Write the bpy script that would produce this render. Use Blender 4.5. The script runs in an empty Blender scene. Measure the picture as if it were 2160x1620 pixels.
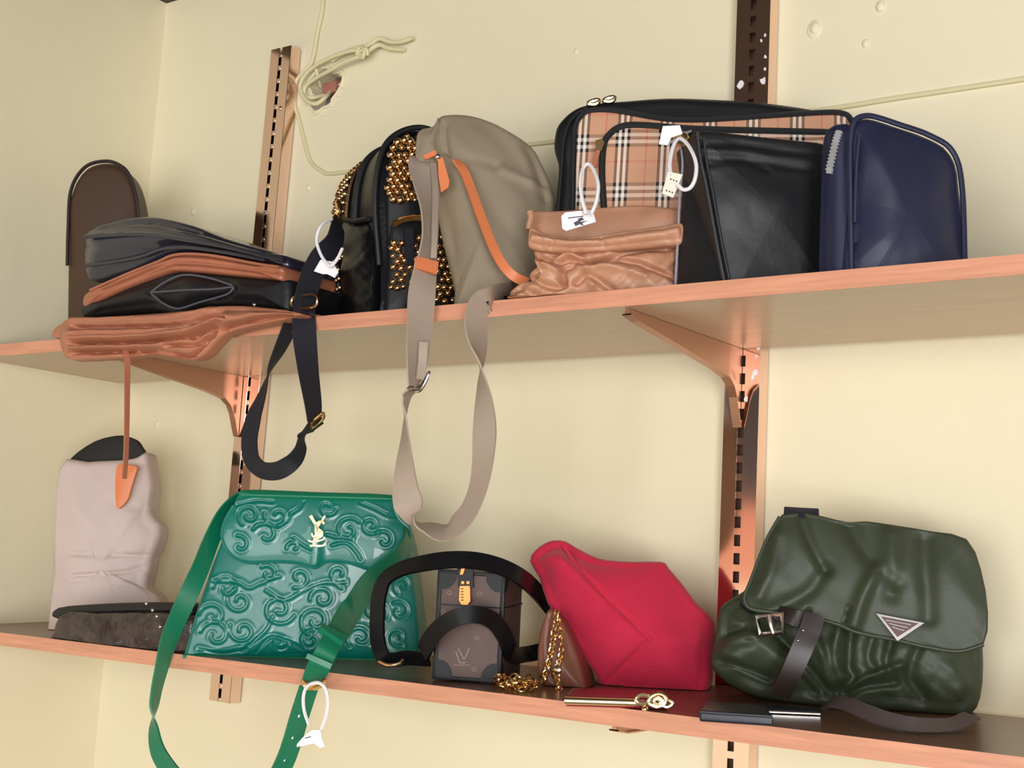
import bpy, bmesh, math, random
import numpy as np
from mathutils import Vector, Matrix
random.seed(7); rng = np.random.default_rng(7)
sc = bpy.context.scene
COL = sc.collection

# ------------------------------------------------------------------ camera
R = np.array([[0.80530726, 0.59010391, 0.05707535],
              [-0.03478987, 0.14314294, -0.98909037],
              [-0.59183603, 0.79453601, 0.13580369]])
FOC = 2918.1
CAM = np.array([0.0, -1.6, 1.45])
cd = bpy.data.cameras.new('camera'); cam = bpy.data.objects.new('camera', cd); COL.objects.link(cam)
cd.sensor_width = 36.0; cd.lens = FOC / 2160 * 36.0; cd.clip_start = 0.05
M = Matrix.Identity(4)
for i in range(3):
    M[i][0] = R[0][i]; M[i][1] = -R[1][i]; M[i][2] = -R[2][i]; M[i][3] = CAM[i]
cam.matrix_world = M
sc.camera = cam

# ------------------------------------------------------------------ light and exposure
sc.view_settings.view_transform = 'Standard'; sc.view_settings.look = 'None'
sc.view_settings.exposure = -0.28; sc.view_settings.gamma = 1.0; sc.view_settings.use_curve_mapping = False
sc.cycles.use_adaptive_sampling = True; sc.cycles.adaptive_threshold = 0.04; sc.cycles.max_bounces = 6; sc.cycles.diffuse_bounces = 3; sc.cycles.glossy_bounces = 3
world = bpy.data.worlds.new('world'); sc.world = world; world.use_nodes = True
bg = world.node_tree.nodes['Background']; bg.inputs[0].default_value = (0.9, 0.95, 1.0, 1); bg.inputs[1].default_value = 1.0

def area(name, loc, target, sx, sy, power, col):
    l = bpy.data.lights.new(name, 'AREA'); l.shape = 'RECTANGLE'; l.size = sx; l.size_y = sy
    l.energy = power; l.color = col
    o = bpy.data.objects.new(name, l); COL.objects.link(o); o.location = loc
    o.rotation_euler = (Vector(target) - Vector(loc)).to_track_quat('-Z', 'Y').to_euler()
    return o
# daylight through the shop window and the glazed door
area('window_daylight', (-0.25, -4.4, 1.2), (-1.1, 0, 1.4), 3.4, 1.9, 132, (0.96, 0.985, 1.0))
area('door_daylight', (2.2, -3.3, 1.2), (-2.0, -0.5, 1.6), 1.6, 2.1, 215, (0.98, 0.99, 1.0))

# ------------------------------------------------------------------ geometry helpers
Z = np.array([0, 0, 1.0])
ZU = 1.7516; TH = 0.0195; ZUT = ZU + TH; YF = -0.3164; YB = -0.028
ZL = 1.3158; TILT = 0.04
XL = -2.062
def ray(x, y): return R.T @ np.array([(x - 1080) / FOC, (y - 810) / FOC, 1.0])
def P(x, y, Y): d = ray(x, y); return CAM + d * ((Y - CAM[1]) / d[1])
def hit(x, y, o, n): d = ray(x, y); return CAM + d * (((o - CAM) @ n) / (d @ n))
NL = np.array([0, -TILT, 1.0]); OL = np.array([0, YF, ZL])
def zlow(y): return ZL + TILT * (y - YF)
def S(x, y): return hit(x, y, OL, NL)                    # a point of the lower shelf's top
def SU(x, y): return hit(x, y, np.array([0, 0, ZUT]), Z)
def proj(v):
    q = (np.asarray(v) - CAM) @ R.T
    return np.stack([q[..., 0] / q[..., 2] * FOC + 1080, q[..., 1] / q[..., 2] * FOC + 810], -1)
def ppm(v): return FOC / ((np.asarray(v) - CAM) @ R[2])
def unit(v): v = np.asarray(v, float); return v / max(1e-12, np.linalg.norm(v))

class Plane:
    """a face plane; yaw turns it towards +x, lean tips its top backwards"""
    def __init__(s, o, yaw=0, lean=0, roll=0):
        s.o = np.asarray(o, float); a = math.radians(yaw); b = math.radians(lean)
        s.n = np.array([math.sin(a) * math.cos(b), -math.cos(a) * math.cos(b), math.sin(b)])
        s.u = np.array([math.cos(a), math.sin(a), 0]); s.v = np.cross(s.n, s.u) * -1
        if s.v[2] < 0: s.v = -s.v
    def __call__(s, x, y, off=0.0): return hit(x, y, s.o + s.n * off, s.n)
    def off(s, d):
        q = Plane.__new__(Plane); q.o = s.o + s.n * d; q.n = s.n; q.u = s.u; q.v = s.v; return q
    def uv(s, pts): d = np.asarray(pts) - s.o; return np.stack([d @ s.u, d @ s.v], -1)

def catmull(pts, n=8, closed=False):
    p = np.asarray(pts, float); m = len(p)
    if m < 3 and not closed:
        t = np.linspace(0, 1, n * (m - 1) + 1)[:, None]; return p[0] * (1 - t) + p[-1] * t
    out = []
    rngs = range(m) if closed else range(m - 1)
    for i in rngs:
        if closed: a, b, c, d = p[i - 1], p[i], p[(i + 1) % m], p[(i + 2) % m]
        else:
            b, c = p[i], p[i + 1]; a = p[i - 1] if i > 0 else 2 * b - c; d = p[i + 2] if i + 2 < m else 2 * c - b
        for k in range(n):
            t = k / n
            out.append(0.5 * ((2 * b) + (-a + c) * t + (2 * a - 5 * b + 4 * c - d) * t * t + (-a + 3 * b - 3 * c + d) * t ** 3))
    if not closed: out.append(p[-1])
    return np.array(out)
def resample(p, n, closed=True):
    p = np.asarray(p, float); q = np.vstack([p, p[:1]]) if closed else p
    L = np.r_[0, np.cumsum(np.linalg.norm(np.diff(q, axis=0), axis=1))]
    t = np.linspace(0, L[-1], n + 1)[:-1] if closed else np.linspace(0, L[-1], n)
    return np.stack([np.interp(t, L, q[:, k]) for k in range(q.shape[1])], -1)
def seg_dist(q, line):
    """distance of points q (n,2) to a polyline, and the nearest point"""
    best = np.full(len(q), 1e9); near = np.zeros_like(q)
    for a, b in zip(line[:-1], line[1:]):
        ab = b - a; t = np.clip(((q - a) @ ab) / max(1e-9, ab @ ab), 0, 1)
        c = a + t[:, None] * ab; d = np.linalg.norm(q - c, axis=1)
        m = d < best; best[m] = d[m]; near[m] = c[m]
    return best, near

def mesh_obj(name, verts, faces, mat, parent=None, smooth=True, sharp=38, uv=None, mats=None, fmat=None):
    me = bpy.data.meshes.new(name); me.from_pydata([tuple(map(float, v)) for v in verts], [], faces)
    if mats:
        for m_ in mats: me.materials.append(m_)
        if fmat is not None: me.polygons.foreach_set('material_index', fmat)
    else: me.materials.append(mat)
    if uv is not None:
        lay = me.uv_layers.new(name='UVMap'); idx = np.zeros(len(me.loops), int); me.loops.foreach_get('vertex_index', idx)
        lay.data.foreach_set('uv', np.asarray(uv, float)[idx].ravel())
    bm = bmesh.new(); bm.from_mesh(me); bmesh.ops.recalc_face_normals(bm, faces=bm.faces); bm.to_mesh(me); bm.free()
    if smooth:
        me.polygons.foreach_set('use_smooth', [True] * len(me.polygons)); me.set_sharp_from_angle(angle=math.radians(sharp))
    me.update()
    o = bpy.data.objects.new(name, me); COL.objects.link(o)
    if parent is not None: attach(o, parent)
    return o
def world_base(o):
    v = np.array(o.location, float)
    while o.parent is not None: o = o.parent; v = v + np.array(o.location, float)
    return v
def attach(o, parent):
    o.parent = parent; o.location = Vector(o.location) - Vector(world_base(parent))
def thing(name, label, cat, loc, group=None):
    o = bpy.data.objects.new(name, None); COL.objects.link(o); o.empty_display_size = 0.03
    o.location = tuple(map(float, loc)); o['label'] = label; o['category'] = cat
    if group: o['group'] = group
    return o
def tag(o, label, cat, group=None):
    o['label'] = label; o['category'] = cat
    if group: o['group'] = group
    return o
def struct(o, label=None):
    o['kind'] = 'structure'
    if label: o['label'] = label
    return o

def grid_faces(nr, nc, closed=True, base=0):
    fs = []
    for i in range(nr - 1):
        for j in range(nc if closed else nc - 1):
            a = base + i * nc + j; b = base + i * nc + (j + 1) % nc
            fs.append((a, b, b + nc, a + nc))
    return fs
def tube_vf(path, r, seg=8, closed=False, base=0):
    p = np.asarray(path, float); n = len(p); rr = np.broadcast_to(np.asarray(r, float), (n,))
    if closed: t = np.roll(p, -1, 0) - np.roll(p, 1, 0)
    else: t = np.gradient(p, axis=0)
    vs = []; up = None
    for i in range(n):
        ti = unit(t[i])
        if up is None: up = unit(np.cross(ti, [0.3, 0.5, 0.81]))
        up = unit(up - ti * (up @ ti)); s = np.cross(ti, up)
        for k in range(seg):
            a = 2 * math.pi * k / seg; vs.append(p[i] + rr[i] * (math.cos(a) * up + math.sin(a) * s))
    fs = grid_faces(n, seg, True, base)
    if closed:
        for k in range(seg):
            a = base + (n - 1) * seg + k; b = base + (n - 1) * seg + (k + 1) % seg
            fs.append((a, b, base + (k + 1) % seg, base + k))
    else:
        fs.append(tuple(base + k for k in range(seg))); fs.append(tuple(base + (n - 1) * seg + k for k in range(seg)))
    return vs, fs
def tube(name, path, r, mat, parent=None, seg=8, closed=False, sm=6):
    p = catmull(path, sm, closed) if sm > 1 else np.asarray(path)
    if np.ndim(r) > 0: r = np.interp(np.linspace(0, 1, len(p)), np.linspace(0, 1, len(r)), r)
    v, f = tube_vf(p, r, seg, closed); return mesh_obj(name, v, f, mat, parent)
def ptube(name, pts, r, mat, parent=None, seg=8, closed=False, plane=None, sm=6):
    """tube through (px, py[, Y]) points"""
    path = [plane(q[0], q[1]) if plane is not None else P(*q) for q in pts]
    return tube(name, path, r, mat, parent, seg, closed, sm)

def box_vf(o, u, v, w, base=0):
    o, u, v, w = map(lambda a: np.asarray(a, float), (o, u, v, w))
    vs = [o, o + u, o + u + v, o + v, o + w, o + u + w, o + u + v + w, o + v + w]
    fs = [(0, 3, 2, 1), (4, 5, 6, 7), (0, 1, 5, 4), (1, 2, 6, 5), (2, 3, 7, 6), (3, 0, 4, 7)]
    return vs, [tuple(base + i for i in f) for f in fs]
def bev_obj(o, width, seg=2):
    bm = bmesh.new(); bm.from_mesh(o.data)
    bmesh.ops.bevel(bm, geom=list(bm.edges), offset=width, segments=seg, profile=0.6, affect='EDGES', clamp_overlap=True)
    bm.to_mesh(o.data); bm.free(); o.data.polygons.foreach_set('use_smooth', [True] * len(o.data.polygons)); o.data.set_sharp_from_angle(angle=math.radians(40)); o.data.update(); return o
def box(name, o, u, v, w, mat, parent=None, bevel=0.0, seg=2):
    vs, fs = box_vf(o, u, v, w); ob = mesh_obj(name, vs, fs, mat, parent, smooth=False)
    if bevel: bev_obj(ob, bevel, seg)
    return ob
def abox(name, lo, hi, mat, parent=None, bevel=0.0):
    lo = np.array(lo, float); d = np.array(hi, float) - lo
    return box(name, lo, (d[0], 0, 0), (0, d[1], 0), (0, 0, d[2]), mat, parent, bevel)

def groove(dist, w, amp, mode):
    x = dist / w
    if mode == 'v': return amp * np.exp(-x * x)                       # a groove or a ridge
    if mode == 'e': return amp * (np.exp(-(x * 1.6) ** 2) - 0.45 * np.exp(-((x - 1.5) / 0.7) ** 2))   # a line pressed in between two swells
    return amp * np.clip(1 - x, 0, 1)                                # a sharp crease
def solid(name, outline, pl, depth, mat, parent=None, bulge=0.01, back=0.004, bevel=0.006, n=160, rings=14, smooth=3,
          spine=None, lines=(), noise=None, zmin=None, zfun=None, dvec=None, bscale=1.0, sharp=75, bulge_pow=2.0, sub=None, mats=None):
    """a closed body: the outline (pixels) laid on plane pl, bulging forward, rounded rim, extruded back by depth"""
    op = np.asarray(outline, float)
    op = catmull(op, smooth, True) if smooth > 1 else op
    op = resample(op, n)
    pts = np.array([pl(x, y) for x, y in op])
    uv2 = pl.uv(pts)
    if spine is None: c = np.repeat(uv2.mean(0)[None], n, 0)
    else:
        sp = pl.uv(np.array([pl(x, y) for x, y in spine])); _, c = seg_dist(uv2, sp)
    half = np.linalg.norm(uv2 - c, axis=1)
    dv = -pl.n * depth if dvec is None else np.asarray(dvec, float)
    prof = []
    S0 = np.linspace(0.0, 1.0, rings)
    for s in S0: prof.append(('f', s, bulge * (1 - s ** bulge_pow)))
    for k in range(1, 5):
        a = k / 4 * math.pi / 2; prof.append(('r', math.sin(a) * 1.0, -bevel * (1 - math.cos(a))))
    nf = len(prof)
    for t in np.linspace(0.15, 0.85, 5): prof.append(('s', t, 0))
    for k in range(4):
        a = k / 4 * math.pi / 2; prof.append(('b', math.cos(a), -bevel * (1 - math.sin(a))))
    for s in np.linspace(1, 0, max(4, rings // 3)): prof.append(('k', s, back * (1 - s ** 2)))
    V = []
    for kind, s, h in prof:
        ins = np.clip(bevel / np.maximum(half, 1e-6), 0, 0.45)
        if kind == 'f': q = c + (uv2 - c) * (s * (1 - ins))[:, None]; d = np.zeros(3); hh = h
        elif kind == 'r': q = c + (uv2 - c) * ((1 - ins) + ins * s)[:, None]; d = np.zeros(3); hh = h
        elif kind == 's': q = c + (uv2 - c) * (1 + (bscale - 1) * s); d = dv * s; hh = -bevel * (1 - s) + bevel * s
        elif kind == 'b': q = c + (uv2 - c) * (((1 - ins) + ins * s) * bscale)[:, None]; d = dv; hh = -h * 1.0
        else: q = c + (uv2 - c) * (s * (1 - ins) * bscale)[:, None]; d = dv; hh = -h
        V.append(pl.o + q[:, :1] * pl.u + q[:, 1:] * pl.v + d + pl.n * hh)
    V = np.array(V); nr = len(prof)
    A = V.reshape(-1, 3)
    if len(lines) or noise:
        m = nf * n; px = proj(A[:m]); disp = np.zeros(m)
        for ln in lines:
            lp, w, amp = ln[:3]; mode = ln[3] if len(ln) > 3 else 'v'
            L = catmull(lp, 6) if len(lp) > 2 else np.asarray(lp, float)
            lo = L.min(0) - 4 * w; hi = L.max(0) + 4 * w
            mk = np.all((px > lo) & (px < hi), axis=1)
            if mk.any(): dd, _ = seg_dist(px[mk], L); disp[mk] += groove(dd, w, amp, mode)
        if noise:
            for amp, scale, seed in noise:
                r2 = np.random.default_rng(seed)
                for _ in range(7):
                    k = r2.normal(size=2) / scale; ph = r2.uniform(0, 6.28)
                    disp += amp / 2.6 * np.sin(px @ k + ph + 0.6 * np.sin(px @ (k[::-1] * 1.7) + ph * 2))
        fade = np.ones((nf, n)); fade[rings:, :] = np.array([0.8, 0.6, 0.4, 0.2])[:, None]
        A[:m] += (disp * fade.ravel())[:, None] * pl.n
    if zmin is not None: A[:, 2] = np.maximum(A[:, 2], zmin)
    if zfun is not None: A[:, 2] = np.maximum(A[:, 2], zfun(A[:, 1]))
    faces = grid_faces(nr, n)
    o = mesh_obj(name, A, faces, mat, parent, sharp=sharp, uv=pl.uv(A))
    bm = bmesh.new(); bm.from_mesh(o.data); bmesh.ops.remove_doubles(bm, verts=bm.verts, dist=1e-5); bm.to_mesh(o.data); bm.free()
    o.data.polygons.foreach_set('use_smooth', [True] * len(o.data.polygons)); o.data.set_sharp_from_angle(angle=math.radians(sharp)); o.data.update()
    return o
def strap(name, pts, mat, parent=None, w=None, th=0.0022, n=8, zfun=None):
    """a flat band through (px, py, Y, apparent width in px); a negative width is the other side, so a sign change is a twist"""
    p = catmull(np.array(pts, float), n)
    cen = np.array([P(a[0], a[1], a[2]) for a in p]); sc_ = np.array([ppm(c) for c in cen])
    app = p[:, 3] / sc_
    if w is None: w = np.abs(app).max()
    tan = np.gradient(cen, axis=0); prev = None; V = []; nc = 6
    for i in range(len(p)):
        t = unit(tan[i]); vd = unit(cen[i] - CAM)
        s = unit(np.cross(t, vd)); dpt = unit(np.cross(s, t))
        c = np.clip(app[i] / w, -1, 1); sn = math.sqrt(max(0, 1 - c * c))
        wd = c * s + sn * dpt; nn = np.cross(t, wd)
        ring = []
        for a, b in ((-.5, -.5), (0, -.5), (.5, -.5), (.5, .5), (0, .5), (-.5, .5)): ring.append(cen[i] + wd * a * w + nn * b * th)
        V += ring
    fs = grid_faces(len(p), nc); fs.append(tuple(range(nc))); k = (len(p) - 1) * nc; fs.append(tuple(k + j for j in range(nc)))
    A = np.array(V)
    if zfun is not None: A[:, 2] = np.maximum(A[:, 2], zfun(A[:, 1]))
    return mesh_obj(name, A, fs, mat, parent, sharp=50)
def loft(name, secs, mat, parent=None, caps=True, sharp=40):
    A = np.array(secs); nr, nc = A.shape[:2]; fs = grid_faces(nr, nc)
    if caps: fs.append(tuple(range(nc))); fs.append(tuple((nr - 1) * nc + j for j in range(nc)))
    return mesh_obj(name, A.reshape(-1, 3), fs, mat, parent, sharp=sharp)
def card(name, px, pl, th, mat, parent=None):
    """a thin flat plate with the given pixel outline on a plane"""
    p = np.array([pl(x, y) for x, y in px]); n = len(p)
    V = np.vstack([p, p - pl.n * th]); fs = [tuple(range(n)), tuple(range(2 * n - 1, n - 1, -1))]
    for i in range(n): j = (i + 1) % n; fs.append((i, j, n + j, n + i))
    return mesh_obj(name, V, fs, mat, parent, smooth=False, uv=pl.uv(V))

# ------------------------------------------------------------------ materials
def lin(c):
    return tuple(((x / 255) / 12.92 if x / 255 <= 0.04045 else ((x / 255 + 0.055) / 1.055) ** 2.4) for x in c)
def mat(name, col, rough=0.5, metal=0.0, var=0.0, vscale=8, bump=0.0, bscale=60, btype='noise', coat=0.0, spec=0.5, sheen=0.0, col2=None, stretch=None, bdist=0.002):
    m = bpy.data.materials.new(name); m.use_nodes = True; nt = m.node_tree; b = nt.nodes['Principled BSDF']
    c = lin(col); b.inputs['Base Color'].default_value = (*c, 1); b.inputs['Roughness'].default_value = rough
    b.inputs['Metallic'].default_value = metal; b.inputs['Coat Weight'].default_value = coat; b.inputs['Specular IOR Level'].default_value = spec
    b.inputs['Sheen Weight'].default_value = sheen
    tc = nt.nodes.new('ShaderNodeTexCoord'); mp = nt.nodes.new('ShaderNodeMapping'); nt.links.new(tc.outputs['Object'], mp.inputs[0])
    if stretch: mp.inputs['Scale'].default_value = stretch
    if var > 0 or col2:
        nz = nt.nodes.new('ShaderNodeTexNoise'); nz.inputs['Scale'].default_value = vscale; nz.inputs['Detail'].default_value = 5
        nt.links.new(mp.outputs[0], nz.inputs['Vector'])
        rp = nt.nodes.new('ShaderNodeValToRGB'); rp.color_ramp.elements[0].position = 0.3; rp.color_ramp.elements[1].position = 0.7
        c2 = lin(col2) if col2 else tuple(min(1, x * (1 + var)) for x in c); c1 = c if col2 else tuple(x * (1 - var) for x in c)
        rp.color_ramp.elements[0].color = (*c1, 1); rp.color_ramp.elements[1].color = (*c2, 1)
        nt.links.new(nz.outputs[0], rp.inputs[0]); nt.links.new(rp.outputs[0], b.inputs['Base Color'])
    if bump > 0:
        if btype == 'voronoi':
            t = nt.nodes.new('ShaderNodeTexVoronoi'); t.feature = 'SMOOTH_F1'; t.inputs['Scale'].default_value = bscale; out = t.outputs['Distance']
        elif btype == 'wave':
            t = nt.nodes.new('ShaderNodeTexWave'); t.inputs['Scale'].default_value = bscale; t.bands_direction = 'Z'; out = t.outputs[1]
        else:
            t = nt.nodes.new('ShaderNodeTexNoise'); t.inputs['Scale'].default_value = bscale; t.inputs['Detail'].default_value = 3; out = t.outputs[0]
        nt.links.new(mp.outputs[0], t.inputs['Vector'])
        bp = nt.nodes.new('ShaderNodeBump'); bp.inputs['Strength'].default_value = bump; bp.inputs['Distance'].default_value = bdist
        nt.links.new(out, bp.inputs['Height']); nt.links.new(bp.outputs[0], b.inputs['Normal'])
    return m

M_wall = mat('cream_wall_paint', (237, 226, 194), 0.6, var=0.035, vscale=2.2, bump=0.25, bscale=22, bdist=0.004)
M_ceil = mat('ceiling_board', (58, 44, 36), 0.6, var=0.1)
M_plain = mat('grey_plaster', (150, 146, 140), 0.7, var=0.05)
M_floor = mat('floor_tile', (150, 135, 118), 0.5, var=0.1)
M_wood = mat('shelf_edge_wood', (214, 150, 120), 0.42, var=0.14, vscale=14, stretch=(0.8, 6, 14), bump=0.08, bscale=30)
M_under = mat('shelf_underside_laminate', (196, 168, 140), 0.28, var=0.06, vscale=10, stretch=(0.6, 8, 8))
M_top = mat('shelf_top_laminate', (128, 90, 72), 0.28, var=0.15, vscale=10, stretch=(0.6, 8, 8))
M_chrome = mat('rose_chrome', (236, 205, 190), 0.09, 1.0)
M_chrome_side = mat('rose_chrome_worn', (232, 200, 184), 0.3, 1.0)
M_bracket = mat('bracket_metal', (196, 148, 122), 0.36, 0.85)
M_slot = mat('slot_back', (120, 112, 108), 0.6)
M_cable = mat('painted_cable', (226, 215, 172), 0.55)
M_mortar = mat('grey_mortar', (126, 118, 112), 0.9, var=0.2, bump=0.5, bscale=60)
M_brick = mat('red_brick', (172, 110, 98), 0.9, var=0.2, bump=0.5, bscale=60)
M_gold = mat('gold_metal', (234, 196, 136), 0.2, 1.0)
M_gold_pale = mat('pale_gold_metal', (244, 222, 178), 0.18, 1.0)
M_copper = mat('copper_stud', (222, 182, 132), 0.16, 1.0)
M_silver = mat('silver_metal', (225, 222, 220), 0.2, 1.0)
M_white = mat('white_tag_plastic', (240, 236, 240), 0.5)
M_print = mat('tag_print_ink', (70, 70, 80), 0.6)
M_ivory = mat('ivory_card', (232, 226, 208), 0.5)
M_navy = mat('navy_leather', (34, 36, 52), 0.3, bump=0.06, bscale=160, coat=0.5)
M_navy2 = mat('navy_smooth_leather', (34, 37, 64), 0.5, var=0.08, vscale=6, bump=0.1, bscale=160)
M_rust = mat('rust_leather', (176, 108, 80), 0.38, var=0.12, vscale=10, bump=0.1, bscale=90)
M_black = mat('black_leather', (20, 21, 25), 0.5, bump=0.12, bscale=140, var=0.1)
M_pebble = mat('black_pebbled_leather', (12, 12, 16), 0.3, bump=0.25, bscale=220, btype='voronoi', bdist=0.001, spec=0.22)
M_tan = mat('tan_soft_leather', (182, 118, 90), 0.45, var=0.06, vscale=9, bump=0.12, bscale=110)
M_tan2 = mat('camel_soft_leather', (190, 138, 108), 0.42, var=0.06, vscale=9, bump=0.12, bscale=120)
M_web = mat('black_webbing', (34, 34, 44), 0.6, bump=0.5, bscale=420, btype='wave')
M_taupe = mat('taupe_canvas', (148, 132, 110), 0.62, var=0.06, vscale=9, bump=0.35, bscale=260, btype='wave', bdist=0.001)
M_taupe_w = mat('taupe_webbing', (176, 158, 142), 0.5, var=0.04, bump=0.25, bscale=420, btype='wave', bdist=0.001)
M_orange = mat('orange_leather', (226, 130, 82), 0.45)
M_dark = mat('dark_lining', (26, 20, 17), 0.7)
M_brown = mat('dark_brown_leather', (74, 52, 36), 0.5)
M_green = mat('green_embossed_leather', (4, 114, 100), 0.34, var=0.1, vscale=7, bump=0.05, bscale=200, coat=0.35)
M_green_s = mat('green_strap_leather', (10, 118, 84), 0.38)
M_red = mat('red_felt', (196, 26, 62), 0.85, var=0.06, vscale=14, bump=0.4, bscale=300, sheen=0.15)
M_redlac = mat('red_wallet_leather', (140, 30, 44), 0.3)
M_nylon = mat('olive_nylon', (54, 62, 44), 0.52, var=0.12, vscale=6, bump=0.12, bscale=300)
M_blackstrap = mat('brown_black_leather_strap', (40, 28, 26), 0.4)
M_greystrap = mat('grey_webbing', (96, 84, 84), 0.55, bump=0.4, bscale=420, btype='wave')
M_canvas = mat('brown_monogram_canvas', (92, 70, 64), 0.6, var=0.1, vscale=40, bump=0.1, bscale=200)
M_logo = mat('monogram_print', (132, 108, 100), 0.5)
M_trunkblk = mat('trunk_black_leather', (11, 11, 15), 0.45, spec=0.3)
M_bronze = mat('bronze_leather', (138, 88, 70), 0.35, var=0.08, vscale=8)
M_pink = mat('pink_grey_canvas', (206, 186, 178), 0.7, var=0.05, vscale=10, bump=0.2, bscale=200)
M_patent = mat('dark_patent_snakeskin', (62, 50, 48), 0.28, var=0.35, vscale=45, bump=0.8, bscale=70, bdist=0.004)
M_fold = mat('worn_black_fold', (84, 86, 96), 0.45)
M_zip = mat('silver_zip', (206, 204, 206), 0.4, 0.5)
M_wallet = mat('navy_wallet_leather', (28, 30, 44), 0.4, bump=0.2, bscale=90)

def plaid_mat():
    m = bpy.data.materials.new('tan_check_canvas'); m.use_nodes = True; nt = m.node_tree; b = nt.nodes['Principled BSDF']; b.inputs['Roughness'].default_value = 0.55
    uvn = nt.nodes.new('ShaderNodeUVMap'); uvn.uv_map = 'UVMap'; sp = nt.nodes.new('ShaderNodeSeparateXYZ'); nt.links.new(uvn.outputs[0], sp.inputs[0])
    tan_, blk, wht, red = lin((204, 152, 120)), lin((20, 14, 14)), lin((240, 226, 212)), lin((206, 110, 90))
    def axis(out, per, ph):
        a = nt.nodes.new('ShaderNodeMath'); a.operation = 'MULTIPLY_ADD'; a.inputs[1].default_value = 1 / per; a.inputs[2].default_value = ph; nt.links.new(out, a.inputs[0])
        fr = nt.nodes.new('ShaderNodeMath'); fr.operation = 'FRACT'; nt.links.new(a.outputs[0], fr.inputs[0])
        rp = nt.nodes.new('ShaderNodeValToRGB'); rp.color_ramp.interpolation = 'CONSTANT'; el = rp.color_ramp.elements
        stops = [(0, tan_), (.235, red), (.275, tan_), (.53, blk), (.595, wht), (.665, blk), (.73, wht), (.80, blk), (.865, tan_)]
        el[0].position = 0; el[0].color = (*tan_, 1); el[1].position = stops[1][0]; el[1].color = (*stops[1][1], 1)
        for p_, c_ in stops[2:]: e = el.new(p_); e.color = (*c_, 1)
        nt.links.new(fr.outputs[0], rp.inputs[0]); return rp.outputs[0]
    ax = axis(sp.outputs[0], 0.052, 0.57); ay = axis(sp.outputs[1], 0.070, 0.62)
    mx = nt.nodes.new('ShaderNodeMix'); mx.data_type = 'RGBA'; mx.blend_type = 'MIX'; mx.inputs[0].default_value = 0.38
    nt.links.new(ax, mx.inputs[6]); nt.links.new(ay, mx.inputs[7]); nt.links.new(mx.outputs[2], b.inputs['Base Color'])
    return m
M_plaid = plaid_mat()

# ------------------------------------------------------------------ the room
ZC = P(349, 8, 0)[2]; XR, YFR = 2.3, -4.6
hole_c = P(684, 186, 0)
wb = abox('wall_back', (XL - 0.1, 0, 0), (XR + 0.1, 0.12, ZC + 0.1), M_wall)
cut_r = [0.034 * (1 + 0.16 * math.sin(3 * a + 1) + 0.1 * math.sin(5 * a)) for a in np.linspace(0, 2 * math.pi, 25)[:-1]]
cv = []
for yy in (-0.02, 0.045):
    for k, a in enumerate(np.linspace(0, 2 * math.pi, 25)[:-1]): cv.append((hole_c[0] + cut_r[k] * math.cos(a), yy, hole_c[2] + cut_r[k] * math.sin(a)))
cutter = mesh_obj('cutter', cv, grid_faces(2, 24) + [tuple(range(24)), tuple(range(24, 48))], M_mortar, smooth=False)
bo = wb.modifiers.new('hole', 'BOOLEAN'); bo.operation = 'DIFFERENCE'; bo.object = cutter; bo.solver = 'EXACT'
bpy.context.view_layer.update(); dg = bpy.context.evaluated_depsgraph_get()
nm = bpy.data.meshes.new_from_object(wb.evaluated_get(dg)); wb.modifiers.clear(); wb.data = nm; bpy.data.objects.remove(cutter)
struct(wb, 'cream painted back wall behind both shelves')
bp = mesh_obj('mortar_bed', [(hole_c[0] + 0.03 * math.cos(a), 0.034 + 0.003 * math.sin(3 * a), hole_c[2] + 0.03 * math.sin(a)) for a in np.linspace(0, 6.28, 13)[:-1]] + [(hole_c[0], 0.03, hole_c[2])], [(i, (i + 1) % 12, 12) for i in range(12)], M_mortar, wb)
c_ = P(697, 190, 0.02)
abox('brick', (c_[0] - 0.012, 0.012, c_[2] - 0.008), (c_[0] + 0.02, 0.033, c_[2] + 0.012), M_brick, wb, 0.002)
rim = [(hole_c[0] + (cut_r[k] + 0.002 + 0.002 * (k % 3)) * math.cos(a), -0.0005 - 0.0012 * (k % 2), hole_c[2] + (cut_r[k] + 0.002 + 0.002 * (k % 3)) * math.sin(a)) for k, a in enumerate(np.linspace(0, 2 * math.pi, 25)[:-1])]
tube('plaster_rim', rim, 0.0028, M_wall, wb, 6, True, 3)
for k in range(16):
    a = k * 2.4; r0 = 0.040 + 0.014 * ((k * 7) % 5) / 5; c = hole_c + np.array([r0 * math.cos(a), -0.0002, r0 * math.sin(a)])
    d = np.array([math.cos(a * 1.3), 0, math.sin(a * 1.3)]) * 0.008
    tube('plaster_chip', [c - d, c + (0.001, 0, 0.002), c + d], [0.0006, 0.0022, 0.0006], M_wall, wb, 6)
def lump(px, py, rad, dome):
    c = P(px, py, 0); V = []
    for i in range(5):
        a = i / 4 * math.pi / 2
        for k in range(12):
            t = 2 * math.pi * k / 12; V.append(c + np.array([rad * math.cos(a) * math.cos(t), -dome * math.sin(a), rad * math.cos(a) * math.sin(t) * 1.25]))
    return mesh_obj('wall_plug', V, grid_faces(5, 12), M_wall, wb)
for px, py, rr, dd in ((1720, 60, .0075, .006), (1858, 14, .0065, .005), (1826, 92, .005, .003), (651, 396, .005, .004), (408, 447, .006, .004), (331, 895, .006, .003), (1718, 62, .011, .0025), (1215, 108, .004, .002)): lump(px, py, rr, dd)
struct(abox('wall_left', (XL - 0.1, YFR, 0), (XL, 0, ZC + 0.1), M_wall), 'cream painted side wall meeting the back wall')
struct(abox('wall_right', (XR, YFR, 0), (XR + 0.1, 0, ZC + 0.1), M_plain))
struct(abox('wall_front', (XL - 0.1, YFR - 0.1, 0), (XR + 0.1, YFR, ZC + 0.1), M_plain))
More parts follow.
